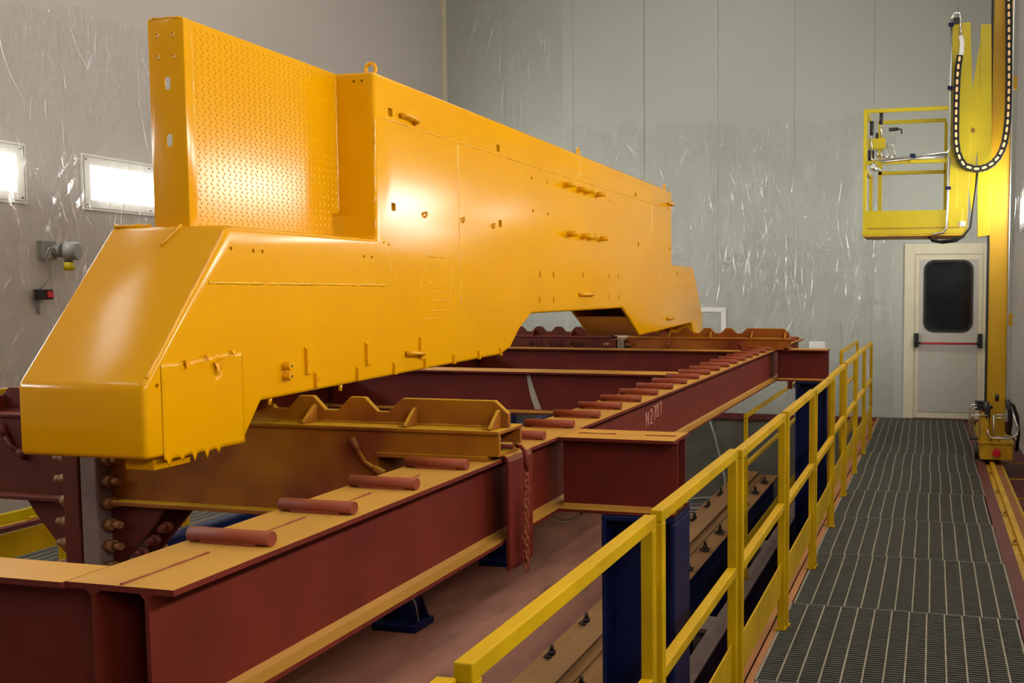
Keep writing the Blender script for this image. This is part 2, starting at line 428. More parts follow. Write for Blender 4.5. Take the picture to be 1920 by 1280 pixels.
# ------------------------------------------------------------------ door in the far wall
y = YF - .03
d1 = struct(MB().box(-.365, -.235, y, YF, .0, 2.26).box(.615, .76, y, YF, .0, 2.26).box(-.235, .615, y, YF, 2.125, 2.26), 'door_1', M['cream'], bevel=.004)
leaf = build(MB().box(-.232, .612, YF - .018, YF, .01, 2.122), 'door_leaf', M['cream'], d1)
build(MB().box(-.175, .555, YF - .026, YF - .0185, .09, 2.06), 'door_panel', M['door'], leaf, bevel=.003)
def rrect(x0, x1, z0, z1, r, n=6):
    pts = []
    for cx, cz, a0 in ((x1 - r, z1 - r, 0), (x0 + r, z1 - r, 90), (x0 + r, z0 + r, 180), (x1 - r, z0 + r, 270)):
        for k in range(n + 1):
            a = math.radians(a0 + 90 * k / n); pts.append((cx + r * math.cos(a), cz + r * math.sin(a)))
    return pts
o_, i_ = rrect(-.12, .495, 1.127, 2.053, .13), rrect(-.09, .465, 1.157, 2.023, .105)
n_ = len(o_); vs = []
for a, yy in ((o_, y - .012), (i_, y - .012), (o_, y + .004), (i_, y + .004)): vs += [(p[0], yy, p[1]) for p in a]
fs = []
for k in range(n_):
    j = (k + 1) % n_
    fs += [(k, j, n_ + j, n_ + k), (k, 2 * n_ + k, 2 * n_ + j, j), (n_ + k, n_ + j, 3 * n_ + j, 3 * n_ + k)]
build(MB().add(vs, fs), 'window_gasket', M['black'], leaf)
build(MB().prism(i_, 'y', y - .004, y + .002), 'window_glass', M['glass'], leaf)
bar = build(MB().cyl((-.15, y - .085, .985), (.535, y - .085, .985), .014, 12), 'panic_bar', M['redbar'], d1)
for s, x in ((1, -.205), (-1, .59)):
    build(MB().box(x - .027, x + .027, y - .055, y - .002, .93, 1.11).tube([(x, y - .05, 1.0), (x + s * .01, y - .085, .99), (x + s * .06, y - .085, .985)], .017, 8), 'bar_bracket', M['black'], d1, bevel=.006)
build(MB().box(-.36, .75, YF - .12, YF - .012, -.02, .0), 'door_sill', M['kerb'], d1)

# framed hatch and a small box on the far wall
h = thing('wall_hatch', (-2.95, YF, 1.1), 'pale square hatch frame on the far wall behind the toothed beam', 'hatch')
build(MB().box(-3.25, -2.73, YF - .03, YF - .001, .75, .81).box(-3.25, -2.73, YF - .03, YF - .001, 1.37, 1.43).box(-3.25, -3.19, YF - .03, YF - .001, .81, 1.37).box(-2.80, -2.73, YF - .03, YF - .001, .81, 1.37), 'hatch_frame', M['white_paint'], h, bevel=.004)
build(MB().box(-3.185, -2.805, YF - .018, YF - .001, .815, 1.365), 'hatch_panel', M['wall'], h)
b = thing('junction_box', (-1.41, 11.94, ZP), 'small pale flat box on a post showing just past the far red beam end', 'box')
build(MB().box(-1.51, -1.315, 11.90, 11.98, .93, 1.02), 'box_body', M['white_paint'], b, bevel=.006)
build(MB().box(-1.505, -1.32, 11.889, 11.899, .935, 1.015), 'box_lid', M['white_paint'], b, bevel=.003)
build(MB().box(-1.43, -1.40, 11.925, 11.955, ZP + .001, .93), 'box_post', M['blue'], b)

# ------------------------------------------------------------------ red support frame
FR = thing('support_frame', (-2.88, 3.0, 1.1), 'red primed steel frame of twin beams, tops dusted yellow, carrying the yellow structure', 'steel frame', rot=(.0045, 0, 0))
ZT, ZBm = 1.10, 0.815
def long_beam(cx):
    lb = sub('long_beam', FR)
    for s in (-1, 1):
        build(MB().ibeam('y', cx + s * .0615, ZBm, ZT, .1225, 1.47, 10.35), 'i_beam', M['red'], lb)
    return lb
lbR = long_beam(-1.495); lbL = long_beam(-4.265)
# short seam welds in the joint between the two flanges
for y0, y1 in ((1.475, 1.70), (1.80, 2.02), (2.12, 2.30), (2.42, 2.56)):
    build(MB().tube([(-1.495, y0 + (y1 - y0) * k / 8, ZT + .0005) for k in range(9)], .0028, 6, .4), 'seam_weld', M['rung'], lbR)
rm = MB().cyl((-.104, 0, 0), (.104, 0, 0), .0165, 14)
rung0 = build(rm, 'rung', M['rung'], None); rm2 = MB().box(-.07, .07, -.014, -.004, -.0165, -.007); weld0 = build(rm2, 'rung_weld', M['rung'], None)
first = True
for cx, lb in ((-1.499, lbR), (-4.261, lbL)):
    for k in range(29):
        yy = 1.775 + .2985 * k
        if 2.8 < yy < 3.1 or 8.36 < yy < 8.72: continue
        loc = (cx + random.uniform(-.002, .002) + 2.88, yy - 3.0, .0165)
        r = inst(rung0, 'rung', lb, loc); w = inst(weld0, 'rung_weld', lb, loc)
bpy.data.objects.remove(rung0); bpy.data.objects.remove(weld0)
def cross(name, ax0, ax1, y0, y1, n=2, mat='red_dark'):
    p = sub(name, FR); w = (y1 - y0) / n
    for k in range(n):
        build(MB().ibeam('x', y0 + w * (k + .5), ZBm, ZT, w - .002, ax0, ax1), 'i_beam', M[mat], p)
    return p
# X-axis beams use (y,z) polygons
xl, xr = -4.14, -1.62
for nm, a0, a1, y0, y1, n in (('cross_beam', xl, xr, 1.462, 1.575, 1), ('cross_beam', xl, xr, 5.88, 6.12, 2), ('cross_beam', xl, xr, 8.16, 8.36, 2), ('cross_beam', xl, xr, 10.1, 10.34, 2),
                              ('stub_beam', -1.3705, -.918, 3.34, 3.56, 2), ('stub_beam', -1.3705, -.918, 8.50, 8.74, 2), ('stub_beam', -4.842, -4.3895, 3.34, 3.56, 2), ('stub_beam', -4.842, -4.3895, 8.50, 8.74, 2)):
    c = cross(nm, a0, a1, y0, y1, n)
    if nm == 'stub_beam' and y0 < 5 and a0 > -2:
        for x0, x1 in ((-1.33, -1.18), (-1.06, -.94)):
            build(MB().tube([(x0 + (x1 - x0) * k / 6, 3.45, ZT + .0005) for k in range(7)], .0035, 6, .4), 'seam_weld', M['rung'], c)
    if nm == 'cross_beam' and n == 1:
        for e in (-1.6205, -4.2):
            build(MB().box(e, e + .0605, 1.512, 1.525, ZBm + .013, ZT - .013), 'web_end', M['red_dark'], c)
    if nm == 'cross_beam' and y0 == 5.88:
        build(MB().prism([(-2.655, 1.075), (-2.635, 1.075), (-2.60, .97), (-2.555, .845), (-2.60, .845), (-2.63, .93), (-2.65, 1.02)], 'y', 5.9345, 5.9365), 'pale_patch', M['pale_slant'], c)  # thin pale slanted patch just proud of the web
# pencilled number on the web
lines = {'N': [(0, 0, 0, 1), (0, 1, .6, 0), (.6, 0, .6, 1)], 'o': [(0, .7, .3, .7), (.3, .7, .3, 1), (.3, 1, 0, 1), (0, 1, 0, .7)],
         '2': [(0, .8, .25, 1), (.25, 1, .5, .8), (.5, .8, 0, 0), (0, 0, .55, 0)], '7': [(0, 1, .5, 1), (.5, 1, .2, 0)],
         '0': [(0, .1, 0, .9), (0, .9, .4, 1), (.4, 1, .45, .1), (.45, .1, 0, .1)], '1': [(.1, .8, .3, 1), (.3, 1, .3, 0)]}
mbt = MB(); yy = 4.66
for ch, adv in (('N', .078), ('2', .06), ('7', .055), ('0', .06), ('1', .05)):
    for a in lines[ch]:
        mbt.tube([(-1.4285, yy + a[0] * .07, .945 + .075 * a[1] + (yy - 4.66) * .11), (-1.4285, yy + a[2] * .07, .945 + .075 * a[3] + (yy - 4.66) * .11)], .0024, 5)
    yy += adv
build(mbt, 'chalk_number', M['chalk'], lbR)

# ------------------------------------------------------------------ toothed saddle beams
def saddle(dx, dy, dz, label, near):
    R = thing('toothed_saddle', (-2.9 + dx, 2.9 + dy, 1.115 + dz), label, 'saddle beam', 'toothed saddles on the red frame')
    def T(mb): mb.v = [(p[0] + dx, p[1] + dy, p[2] + dz) for p in mb.v]; return mb
    B = lambda mb, n, m, p=R, **k: build(T(mb), n, M[m], p, **k)
    C = -2.955
    for s in (1, -1):
        X = (lambda x: x) if s == 1 else (lambda x: 2 * C - x)
        def bx(mb, x0, x1, *r):
            a, b = sorted((X(x0), X(x1))); return mb.box(a, b, *r)
        mt = ('saddle' if near else 'saddle_far') if s == 1 else 'saddle_red'
        half = sub('saddle_half', R)
        # shallow box at the outer end, hollow, and deep box between the frame beams
        e = MB(); bx(e, -1.80, -1.36, 2.817, 2.829, 1.115, 1.186); bx(e, -1.80, -1.36, 2.978, 2.99, 1.115, 1.186); bx(e, -1.80, -1.36, 2.829, 2.978, 1.115, 1.123)
        B(e, 'end_box', mt, half)
        w = MB(); bx(w, -2.88, -1.80, 2.817, 2.829, .905, 1.186); bx(w, -2.88, -1.80, 2.978, 2.99, .905, 1.186); bx(w, -1.812, -1.80, 2.829, 2.978, .905, 1.186)
        B(w, 'web_plates', mt, half)
        t = MB(); bx(t, -2.88, -1.358, 2.808, 2.999, 1.186, 1.199); B(t, 'top_plate', mt, half, bevel=.003)
        f = MB(); bx(f, -2.88, -1.80, 2.775, 3.03, .888, .904); B(f, 'bottom_flange', mt, half, bevel=.003)
        poly = [(-2.88, 1.1995), (-2.88, 1.241)]
        x = -2.802
        while x < -1.95:
            poly += [(x, 1.241), (x + .048, 1.288), (x + .103, 1.288), (x + .151, 1.241)]; x += .201
        poly += [(-1.803, 1.241), (-1.75, 1.288), (-1.41, 1.288), (-1.362, 1.246), (-1.362, 1.1995)]
        poly = [(X(a), b) for a, b in poly]
        B(MB().prism(poly, 'y', 2.893, 2.913), 'toothed_plate', mt, half, bevel=.0025, seg=1)
        for gx in (-1.40, -1.705, -2.09, -2.48):
            a, b = sorted((X(gx), X(gx + .012)))
            B(MB().prism([(2.815, 1.1995), (2.8925, 1.1995), (2.8925, 1.258), (2.878, 1.258), (2.815, 1.207)], 'x', a, b), 'gusset', mt, half, bevel=.002, seg=1)
            B(MB().tube([(X(gx - .016), 2.826 + .01 * k, 1.2) for k in range(7)], .005, 6, .5), 'gusset_weld', mt, half)
        # weld line under the toothed plate
        B(MB().tube([(X(-2.86 + .03 * k), 2.890, 1.2005) for k in range(50)], .005, 6, .35), 'plate_weld', mt, half)
        # hook plate resting on and folding over the frame beam
        if s == 1 or near:
            hp = [(-1.80, 1.1005), (-1.80, 1.1145), (-1.372, 1.1145), (-1.355, 1.108), (-1.347, 1.09), (-1.347, .745), (-1.352, .725), (-1.362, .725), (-1.362, 1.0885), (-1.368, 1.1005)]
            if not near: hp = [(-1.80, 1.1005), (-1.80, 1.1145), (-1.362, 1.1145), (-1.362, 1.1005)]
            q = MB(); bx(q, -1.80, -1.40, 2.805, 2.8615, 1.1005, 1.1145); B(q, 'bearing_plate', mt, half)
            B(MB().prism([(X(a), b) for a, b in hp], 'y', 2.862, 3.05), 'hook_plate', 'red' if s == 1 else mt, half, bevel=.003)
        # bent strap welded on the web
        for k, (x0, x1) in enumerate(((-1.894, -1.779), (-2.55, -2.66)) if near else ((-1.80, -1.72), (-2.47, -2.56))):
            q = [(x0, 1.157), (x0 + (x1 - x0) * .22, 1.118), (x0 + (x1 - x0) * .45, 1.078), (x0 + (x1 - x0) * .72, 1.062), (x1, 1.041)]
            pp = [(X(a), 2.808 if 0 < i < 4 else 2.815, b) for i, (a, b) in enumerate(q)]
            B(MB().tube([pp[0], pp[1]], [.016, .011], 8).tube(pp[1:4], .0085, 8).tube([pp[3], pp[4]], [.011, .016], 8), 'bent_strap', mt, half)
        # pinned peg in the hollow end
        B(MB().cyl((X(-1.52), 2.905, 1.138), (X(-1.352), 2.905, 1.138), .011, 10), 'locking_pin', 'red', half)
        B(MB().torus((X(-1.40), 2.905, 1.138), .019, .004, 'x'), 'pin_washer', 'dark_metal', half)
        # splice end plate with bolts, knee gussets below
        a, b = sorted((X(-2.95), X(-2.882)))
        B(MB().box(a + .0005, b, 2.755, 3.055, .60, 1.18), 'splice_plate', 'grey_steel' if s == 1 else 'saddle_red', half, bevel=.004)
        for r in range(7):
            for yy in (2.79, 3.02):
                z = .66 + .078 * r
                bb = MB().cyl((X(-2.8815), yy, z), (X(-2.848), yy, z), .0225, 6).cyl((X(-2.848), yy, z), (X(-2.818), yy, z), .0135, 10)
                B(bb, 'splice_bolt', 'bolt', half)
        g = [(-2.8815, .8875), (-2.65, .8875), (-2.69, .83), (-2.8815, .62)]
        B(MB().prism([(X(p), q) for p, q in g], 'y', 2.815, 2.829), 'knee_gusset', 'saddle_red', half)
        B(MB().prism([(X(p), q) for p, q in g], 'y', 2.975, 2.989), 'knee_gusset', 'saddle_red', half)
        if s == 1:
            for k in range(4):
                p0 = (-2.80 + .055 * k, 2.80, .665 + .05 * k)
                B(MB().cyl((p0[0], 2.8145, p0[2]), (p0[0], 2.795, p0[2]), .02, 6).cyl((p0[0], 2.795, p0[2]), (p0[0], 2.772, p0[2]), .012, 10), 'gusset_bolt', 'saddle_red', half)
    return R, T
sadN, TN = saddle(0, 0, 0, 'near toothed saddle beam under the nose of the yellow structure, coated in yellow overspray', True)
sadF, TF = saddle(.1, 5.64, .026, 'far toothed saddle beam under the back end of the yellow structure', False)
# worn stencil on the far saddle
mbt = MB()
for x0, ch in ((-3.75, 'N'), (-3.70, '1'), (-3.66, '7'), (-3.54, '2'), (-3.49, '0'), (-3.44, '0'), (-3.33, '1'), (-3.29, 'N'), (-3.24, '0')):
    for a in lines[ch]:
        mbt.tube([(x0 + a[0] * .05, 8.4545, 1.13 + a[1] * .05), (x0 + a[2] * .05, 8.4545, 1.13 + a[3] * .05)], .0035, 4)
build(mbt, 'worn_stencil', M['ink'], sadF)

# chain with hook hanging from the near saddle
ch = thing('hanging_chain', (-1.33, 2.93, 1.13), 'rusty chain hanging from a bent hook at the end of the near toothed saddle', 'chain')
build(MB().tube([(-1.352, 2.93, 1.136), (-1.335, 2.93, 1.135), (-1.322, 2.93, 1.12), (-1.317, 2.93, 1.09), (-1.317, 2.93, 1.05)], .0085, 10), 'hook_bar', M['red'], ch)
lk = build(MB().torus((0, 0, 0), .0085, .0026, 'x', 12, 6, 1.0, 1.75), 'chain_link', M['chain'], None)
for k in range(16):
    inst(lk, 'chain_link', ch, (.012 + random.uniform(-.001, .001), random.uniform(-.001, .001), -.082 - .0215 * k), (0, random.uniform(-.1, .1), (math.pi / 2) * (k % 2) + random.uniform(-.2, .2)))
for k in range(11):
    inst(lk, 'chain_link', ch, (.012 + random.uniform(-.001, .001), -.014 + .004 * math.sin(k) , -.19 - .0215 * k), (random.uniform(-.2, .2), 0, (math.pi / 2) * (k % 2) + .4))
bpy.data.objects.remove(lk)

# ------------------------------------------------------------------ yellow structure
YW = thing('machine_frame', (-2.128, 2.2, 0), 'huge glossy orange-yellow steel structure lying on the toothed saddles', 'machine frame', rot=(0, 0, .0146), local=True)
V = -.43
prof = [(0, 1.178), (0, 1.385), (.353, 1.855), (1.19, 1.855), (1.19, 2.51), (5.80, 2.51), (5.80, 1.88), (6.61, 1.88), (7.02, 1.40), (7.02, 1.19), (6.66, 1.19), (6.56, 1.352),
        (6.391, 1.347), (4.823, 1.309), (4.60, 1.43), (4.392, 1.53), (2.728, 1.526), (2.559, 1.446), (2.439, 1.353), (2.319, 1.324), (.486, 1.292), (.40, 1.176)]
hull = build(MB().prism(prof, 'x', V, 0), 'hull', M['yellow'], YW)
bv = hull.modifiers.new('b', 'BEVEL'); bv.width = .016; bv.segments = 4; bv.limit_method = 'ANGLE'; bv.angle_limit = math.radians(30)
bpy.context.view_layer.update(); bake(hull)
cb = MB()
def sqh(u, z, a=.016, d=.05): cb.prism(rrect(u - a, u + a, z - a, z + a, a * .35, 2), 'x', -d, .03)
def rdh(u, z, r=.0055, d=.04): cb.cyl((-d, u, z), (.03, u, z), r, 10)
def sloth(u, z, h=.020, w=.008, d=.04): cb.prism(rrect(u - w, u + w, z - h, z + h, w * .98, 3), 'x', -d, .03)
for u, z in ((1.304, 2.371), (2.316, 2.374), (1.313, 1.993), (2.328, 1.996)): sqh(u, z, .0165 if u < 2 else .018)
for u, z in ((.362, 1.783), (.464, 1.78), (.508, 1.78), (1.094, 1.784), (1.146, 1.784), (.047, 1.384)): rdh(u, z, .0062)
for u, z in ((2.842, 1.746), (3.051, 1.747), (3.553, 1.752), (4.079, 1.753), (4.296, 1.757), (2.837, 1.599), (3.047, 1.60), (4.076, 1.609), (4.293, 1.608)): sloth(u, z)
for u, z in ((2.743, 2.276), (2.968, 2.275), (2.753, 2.096), (2.979, 2.096), (4.114, 2.277), (5.337, 1.772), (5.335, 1.676), (6.64, 1.808), (6.70, 1.808)): rdh(u, z, .009)
for u, z in ((4.727, 2.377), (4.791, 2.008), (5.72, 2.014)): sqh(u, z, .017)
for u in (5.98, 6.01): rdh(u, 1.806, .014)
# threaded holes high on the body's front end
for v in (-.055, -.09): cb.cyl((v, 1.10, 2.475), (v, 1.24, 2.475), .006, 10)
# opening into the hollow inside, above the sloped plate at the end of the arch
cb.add(*[(lambda p: p)(x) for x in ([(V + .02, 4.36, 1.462), (-.02, 4.36, 1.462), (-.02, 5.3, 1.462), (V + .02, 5.3, 1.462), (V + .02, 4.36, 1.527), (-.02, 4.36, 1.527), (-.02, 5.3, 1.95), (V + .02, 5.3, 1.95)],
       [(0, 3, 2, 1), (4, 5, 6, 7), (0, 1, 5, 4), (1, 2, 6, 5), (2, 3, 7, 6), (3, 0, 4, 7)])])
cut(hull, cb)
for p in hull.data.polygons: p.use_smooth = True
hull.data.set_sharp_from_angle(angle=math.radians(32))
hull.data.materials.clear(); hull.data.materials.append(M['yellow'])

# guard panel in front of the body: bent post and tread plate
pu0, pv0, pv1 = .385, -.297, -.165
post = build(MB().prism([(pv0, pu0), (pv1, pu0), (pv1, pu0 + .035), (pv1 - .008, pu0 + .035), (pv1 - .008, pu0 + .005), (pv0, pu0 + .005)], 'z', 1.85, 2.507), 'post', M['yellow'], YW)
bv = post.modifiers.new('b', 'BEVEL'); bv.width = .0045; bv.segments = 3; bv.limit_method = 'ANGLE'; bv.angle_limit = math.radians(60)
bpy.context.view_layer.update(); bake(post)
cb = MB()
for z in (2.306, 2.128): cb.prism(rrect(-.243, -.219, z - .021, z + .021, .0115, 5), 'y', pu0 - .05, pu0 + .2)
for v in (-.262, -.205):
    for z in (2.455, 2.388): cb.cyl((v, pu0 - .03, z), (v, pu0 + .02, z), .0055, 10)
cut(post, cb)
for p in post.data.polygons: p.use_smooth = True
post.data.set_sharp_from_angle(angle=math.radians(32)); post.data.materials.clear(); post.data.materials.append(M['yellow'])
for v in (-.262, -.205):
    for z in (2.455, 2.388):
        build(MB().torus((v, pu0 - .0005, z), .0075, .002, 'y', 12, 5), 'hole_rim', M['weld'], post)
tp = build(MB().prism([(.422, 1.853), (1.145, 1.853), (1.145, 1.955), (1.192, 1.955), (1.192, 2.507), (.422, 2.507)], 'x', pv1 - .010, pv1 - .002), 'tread_plate', M['yellow'], YW, bevel=.002, seg=1)
lz = MB()
cols, rows = 28, 48
for i in range(cols):
    for j in range(rows):
        u = .434 + .0272 * i + .0068 * (j % 2); z = 1.866 + .0134 * j
        if z > 2.495 or (u > 1.135 and z < 1.965) or u > 1.18: continue
        a = .72 if j % 2 else -.72
        L, w, hgt = .0078, .0026, .0024; ca, sa = math.sin(a), math.cos(a)
        x0 = pv1 - .002
        du, dz = ca * L, sa * L; eu, ez = -sa * w, ca * w
        lz.add([(x0, u + du, z + dz), (x0, u + eu, z + ez), (x0, u - du, z - dz), (x0, u - eu, z - ez), (x0 + hgt, u + du * .35, z + dz * .35), (x0 + hgt, u - du * .35, z - dz * .35)],
               [(0, 1, 4), (1, 2, 5, 4), (2, 3, 5), (3, 0, 4, 5)], False)
tag(build(lz, 'tread_lozenges', M['yellow'], tp), kind='stuff')
def weld_line(a, b, parent, r=.005, name='weld_bead', v=.0, step=.016, jit=.35):
    A, B_ = Vector(a), Vector(b); A.x -= r * .45; B_.x -= r * .45; n = max(3, int((B_ - A).length / step))
    build(MB().tube([A.lerp(B_, k / n) + Vector((random.uniform(-.001, .001), random.uniform(-.001, .001), random.uniform(-.001, .001))) for k in range(n + 1)], r, 6, jit), name, M['weld'], parent)
weld_line((pv1 - .002, .421, 1.86), (pv1 - .002, .421, 2.50), post, .004)
weld_line((pv0 + .01, pu0 + .002, 2.507), (pv1 - .01, pu0 + .002, 2.507), post, .004)
weld_line((pv1 - .002, 1.188, 1.96), (pv1 - .002, 1.188, 2.49), tp, .005)
weld_line((0, .259, 1.676), (0, 1.281, 1.675), hull, .006)
weld_line((0, 1.286, 1.68), (0, 1.286, 1.83), hull, .0035)
weld_line((-.012, 1.196, 1.87), (-.004, 1.196, 2.33), hull, .006)
weld_line((0, 1.225, 2.338), (0, 5.80, 2.352), hull, .0045)
weld_line((0, 1.88, 2.335), (0, 1.885, 1.50), hull, .005)
weld_line((0, 3.527, 2.49), (0, 3.52, 2.36), hull, .006)
weld_line((0, 5.167, 2.336), (0, 5.165, 2.10), hull, .006)
weld_line((0, 5.84, 1.694), (0, 6.78, 1.70), hull, .004)
weld_line((-.006, .02, 1.405), (-.006, .343, 1.838), hull, .0045, step=.02)
weld_line((-.004, .36, 1.85), (-.004, 1.27, 1.848), hull, .0035, step=.03, jit=.1)
weld_line((-.01, 1.20, 1.86), (-.002, 1.285, 1.835), hull, .012, jit=.5)
weld_line((-.2, .30, 1.79), (-.165, .352, 1.858), hull, .004)
weld_line((V + .02, .352, 1.856), (pv0, .37, 1.857), hull, .008, jit=.6)
# outlined plate with raised rungs on the side
for z0 in (1.802, 1.76, 1.723, 1.685, 1.648, 1.608, 1.565): weld_line((0, 1.60, z0), (0, 1.785, z0 - .002), hull, .0028, 'raised_line', jit=.7)
for a, b_ in (((0, 1.519, 1.806), (0, 1.522, 1.745)), ((0, 1.522, 1.53), (0, 1.75, 1.531)), ((0, 1.797, 1.80), (0, 1.775, 1.535)), ((0, 1.519, 1.806), (0, 1.797, 1.803)), ((0, 1.52, 1.745), (0, 1.522, 1.53))):
    weld_line(a, b_, hull, .0022, 'raised_line', jit=.6)
# pegs
for u, z in ((3.239, 2.289), (3.469, 2.287), (3.596, 2.286), (3.812, 2.287), (3.275, 1.997), (3.529, 1.998), (3.649, 1.998), (3.859, 1.999)):
    build(MB().cyl((-.004, u, z), (.075, u, z + .004), .017, 12).cyl((-.002, u, z), (.008, u, z), .023, 10), 'peg', M['yellow'], YW)
# round threaded bosses
for z in (1.398, 1.363):
    bo = build(MB().cyl((-.002, .60, z), (.03, .60, z), .014, 12), 'boss', M['yellow'], YW, bevel=.002)
    build(MB().cyl((.0302, .60, z), (.0306, .60, z), .005, 10), 'boss_bore', M['dark_metal'], bo)
# flat L brackets along the lower edge
def bracket(u, z0, z1, t=.022):
    br = build(MB().box(-.002, .012, u - .007, u + .001, z0, z1).box(-.002, .010, u - .007, u + t, z0 - .003, z0 + .003).box(-.002, .005, u - .009, u + t, z1 - .002, z1 + .006), 'bracket', M['yellow'], YW, bevel=.0015, seg=1)
    build(MB().cyl((-.001, u + .017, (z0 + z1) / 2), (.0006, u + .017, (z0 + z1) / 2), .0035, 8), 'bracket_hole', M['dark_metal'], br)
for u, z0, z1 in ((.719, 1.362, 1.452), (1.092, 1.366, 1.449), (1.50, 1.361, 1.453)): bracket(u, z0, z1)
for u in (.768, 1.027, 1.287, 1.537, 1.80, 2.055, 2.305): bracket(u, 1.312 + max(0, (u - 1.2) * .012), 1.359, .014)
# cleats (short forged tie points)
def cleat(u, z, L=.10, s=1):
    build(MB().tube([(.004, u, z - .004), (.03, u + .012, z), (.034, u + L * .5, z - .004 * s), (.03, u + L - .01, z - .010 * s), (.003, u + L, z - .016 * s)], [.012, .009, .008, .009, .012], 8), 'cleat', M['weld'], YW)
cleat(1.375, 2.374, .11); cleat(1.385, 1.392, .11, 1); cleat(3.48, 1.632, .20, .4); cleat(5.62, 1.42, .16, .3); cleat(5.66, 2.395, .12, .2)
for u, z in ((1.562, 1.982), (1.913, 1.985), (2.24, 1.979)):
    build(MB().tube([(0, u - .012, z + .006), (.014, u, z), (.002, u + .014, z + .012)], .004, 6).tube([(0, u, z - .014), (.014, u, z)], .004, 6), 'clip', M['weld'], YW)
# lifting eyes
for u in (1.25, 3.62, 5.74):
    build(MB().torus((-.05, u, 2.532), .022 if u < 2 else .028, .007, 'x' if u > 2 else 'y', 18, 8, .8 if u > 2 else 1, 1.1).box(-.068, -.032, u - .02, u + .02, 2.504, 2.512), 'lifting_eye', M['yellow'], YW)
# foot block under the nose
build(MB().box(-.13, -.03, .06, .20, 1.138, 1.182), 'foot_block', M['yellow'], YW, bevel=.004)
for u, z in ((.55, 1.295), (.95, 1.302)):
    build(MB().cyl((-.02, u, z), (-.024, u, z - .024), .007, 8), 'drain_nipple', M['weld'], YW)
# painted-over masking film, torn at its lower edge
nu, nz = 34, 22; vs = []; fs = []
bot = []
for i in range(nu + 1):
    u = .062 + (.398 - .062) * i / nu
    j = 0.0
    if 2 <= i <= 22 and i % 5 == 2: j = random.uniform(.014, .03)
    bot.append(1.172 - j - random.uniform(0, .004))
for i in range(nu + 1):
    u = .062 + (.398 - .062) * i / nu
    top = 1.447 + .012 * min(1, max(0, (u - .18) / .1)) + random.uniform(-.003, .003)
    for k in range(nz + 1):
        z = bot[i] + (top - bot[i]) * (k / nz)
        w = .0008 + .0005 * (1 + math.sin(u * 60 + z * 9 + 2 * math.sin(z * 12))) + random.uniform(0, .00015)
        if k == 0: w += .001
        if i == 0: w += .001
        if k >= nz - 1 and (i in (8, 9, 15, 16, 22, 23)): w += .005
        vs.append((w, u, z))
for i in range(nu):
    for k in range(nz):
        if (i in (22, 23) and k in (17, 18, 19)) or (i == 8 and k == nz - 1): continue
        q = i * (nz + 1) + k; fs.append((q, q + nz + 1, q + nz + 2, q + 1))
fm = build(MB().add(vs, fs, True), 'masking_film', M['yellow'], YW)
sd_ = fm.modifiers.new('s', 'SOLIDIFY'); sd_.thickness = .0008
for a in ([(.14, 1.452), (.168, 1.452), (.158, 1.428), (.150, 1.424)], [(.225, 1.462), (.24, 1.46), (.236, 1.44)], [(.338, 1.466), (.356, 1.468), (.352, 1.45)], [(.26, 1.436), (.298, 1.44), (.31, 1.452), (.285, 1.425), (.28, 1.395)]):
    mbf = MB(); n = len(a)
    mbf.prism(a, 'x', .006, .009); mbf.v = [(p[0] + .006 * ((p[1] * 57) % 1), p[1], p[2]) for p in mbf.v]
    build(mbf, 'film_flap', M['film'], fm)

# ------------------------------------------------------------------ blue columns under the frame
def column(x0, x1, y0, y1, zt, label, foot=False):
    c = thing('blue_column', ((x0 + x1) / 2, (y0 + y1) / 2, ZP), label, 'column', 'blue columns under the red frame')
    t = .018; ym = (y0 + y1) / 2
    build(MB().box(x0, x0 + t, y0, y1, ZP + .03, zt - .02), 'flange', M['blue'], c, bevel=.006)
    build(MB().box(x1 - t, x1, y0, y1, ZP + .03, zt - .02), 'flange', M['blue'], c, bevel=.006)
    build(MB().box(x0 + t, x1 - t, ym - .006, ym + .006, ZP + .03, zt - .02), 'web', M['blue'], c)
    build(MB().box(x0, (x1 if not foot else -4.15), y0, y1, zt - .02, zt), 'cap_plate', M['blue'], c, bevel=.004)
    e = .08 if foot else .06
    build(MB().box(x0 - e, x1 + e, y0 - e * .6, y1 + e * .6, ZP + .001, ZP + (.06 if foot else .03)), 'base_plate', M['blue'], c, bevel=.006)
    if foot:
        for yy in (y0 + .01, y1 - .02):
            build(MB().prism([(x1, ZP + .06), (x1 + .07, ZP + .06), (x1, ZP + .24)], 'y', yy, yy + .012), 'foot_gusset', M['blue'], c)
        build(MB().tube([(x1 + .02, y0 - .01, ZP + .34), (x1 + .08, y0 - .03, ZP + .25), (x1 + .1, y0 - .02, ZP + .1)], .006, 6), 'hose', M['hose'], c)
    return c
column(-1.20, -.915, 3.335, 3.565, .813, 'near blue H-column under the red beam stub beside the railing')
column(-1.20, -.915, 8.505, 8.735, .838, 'far blue H-column under the red beam end seen through the railing')
column(-4.62, -4.36, 7.25, 7.47, .833, 'blue column foot on the pit floor seen below the red beam, nearer one', True)
column(-4.62, -4.36, 9.25, 9.47, .842, 'blue column foot on the pit floor just left of the hanging hook plate', True)

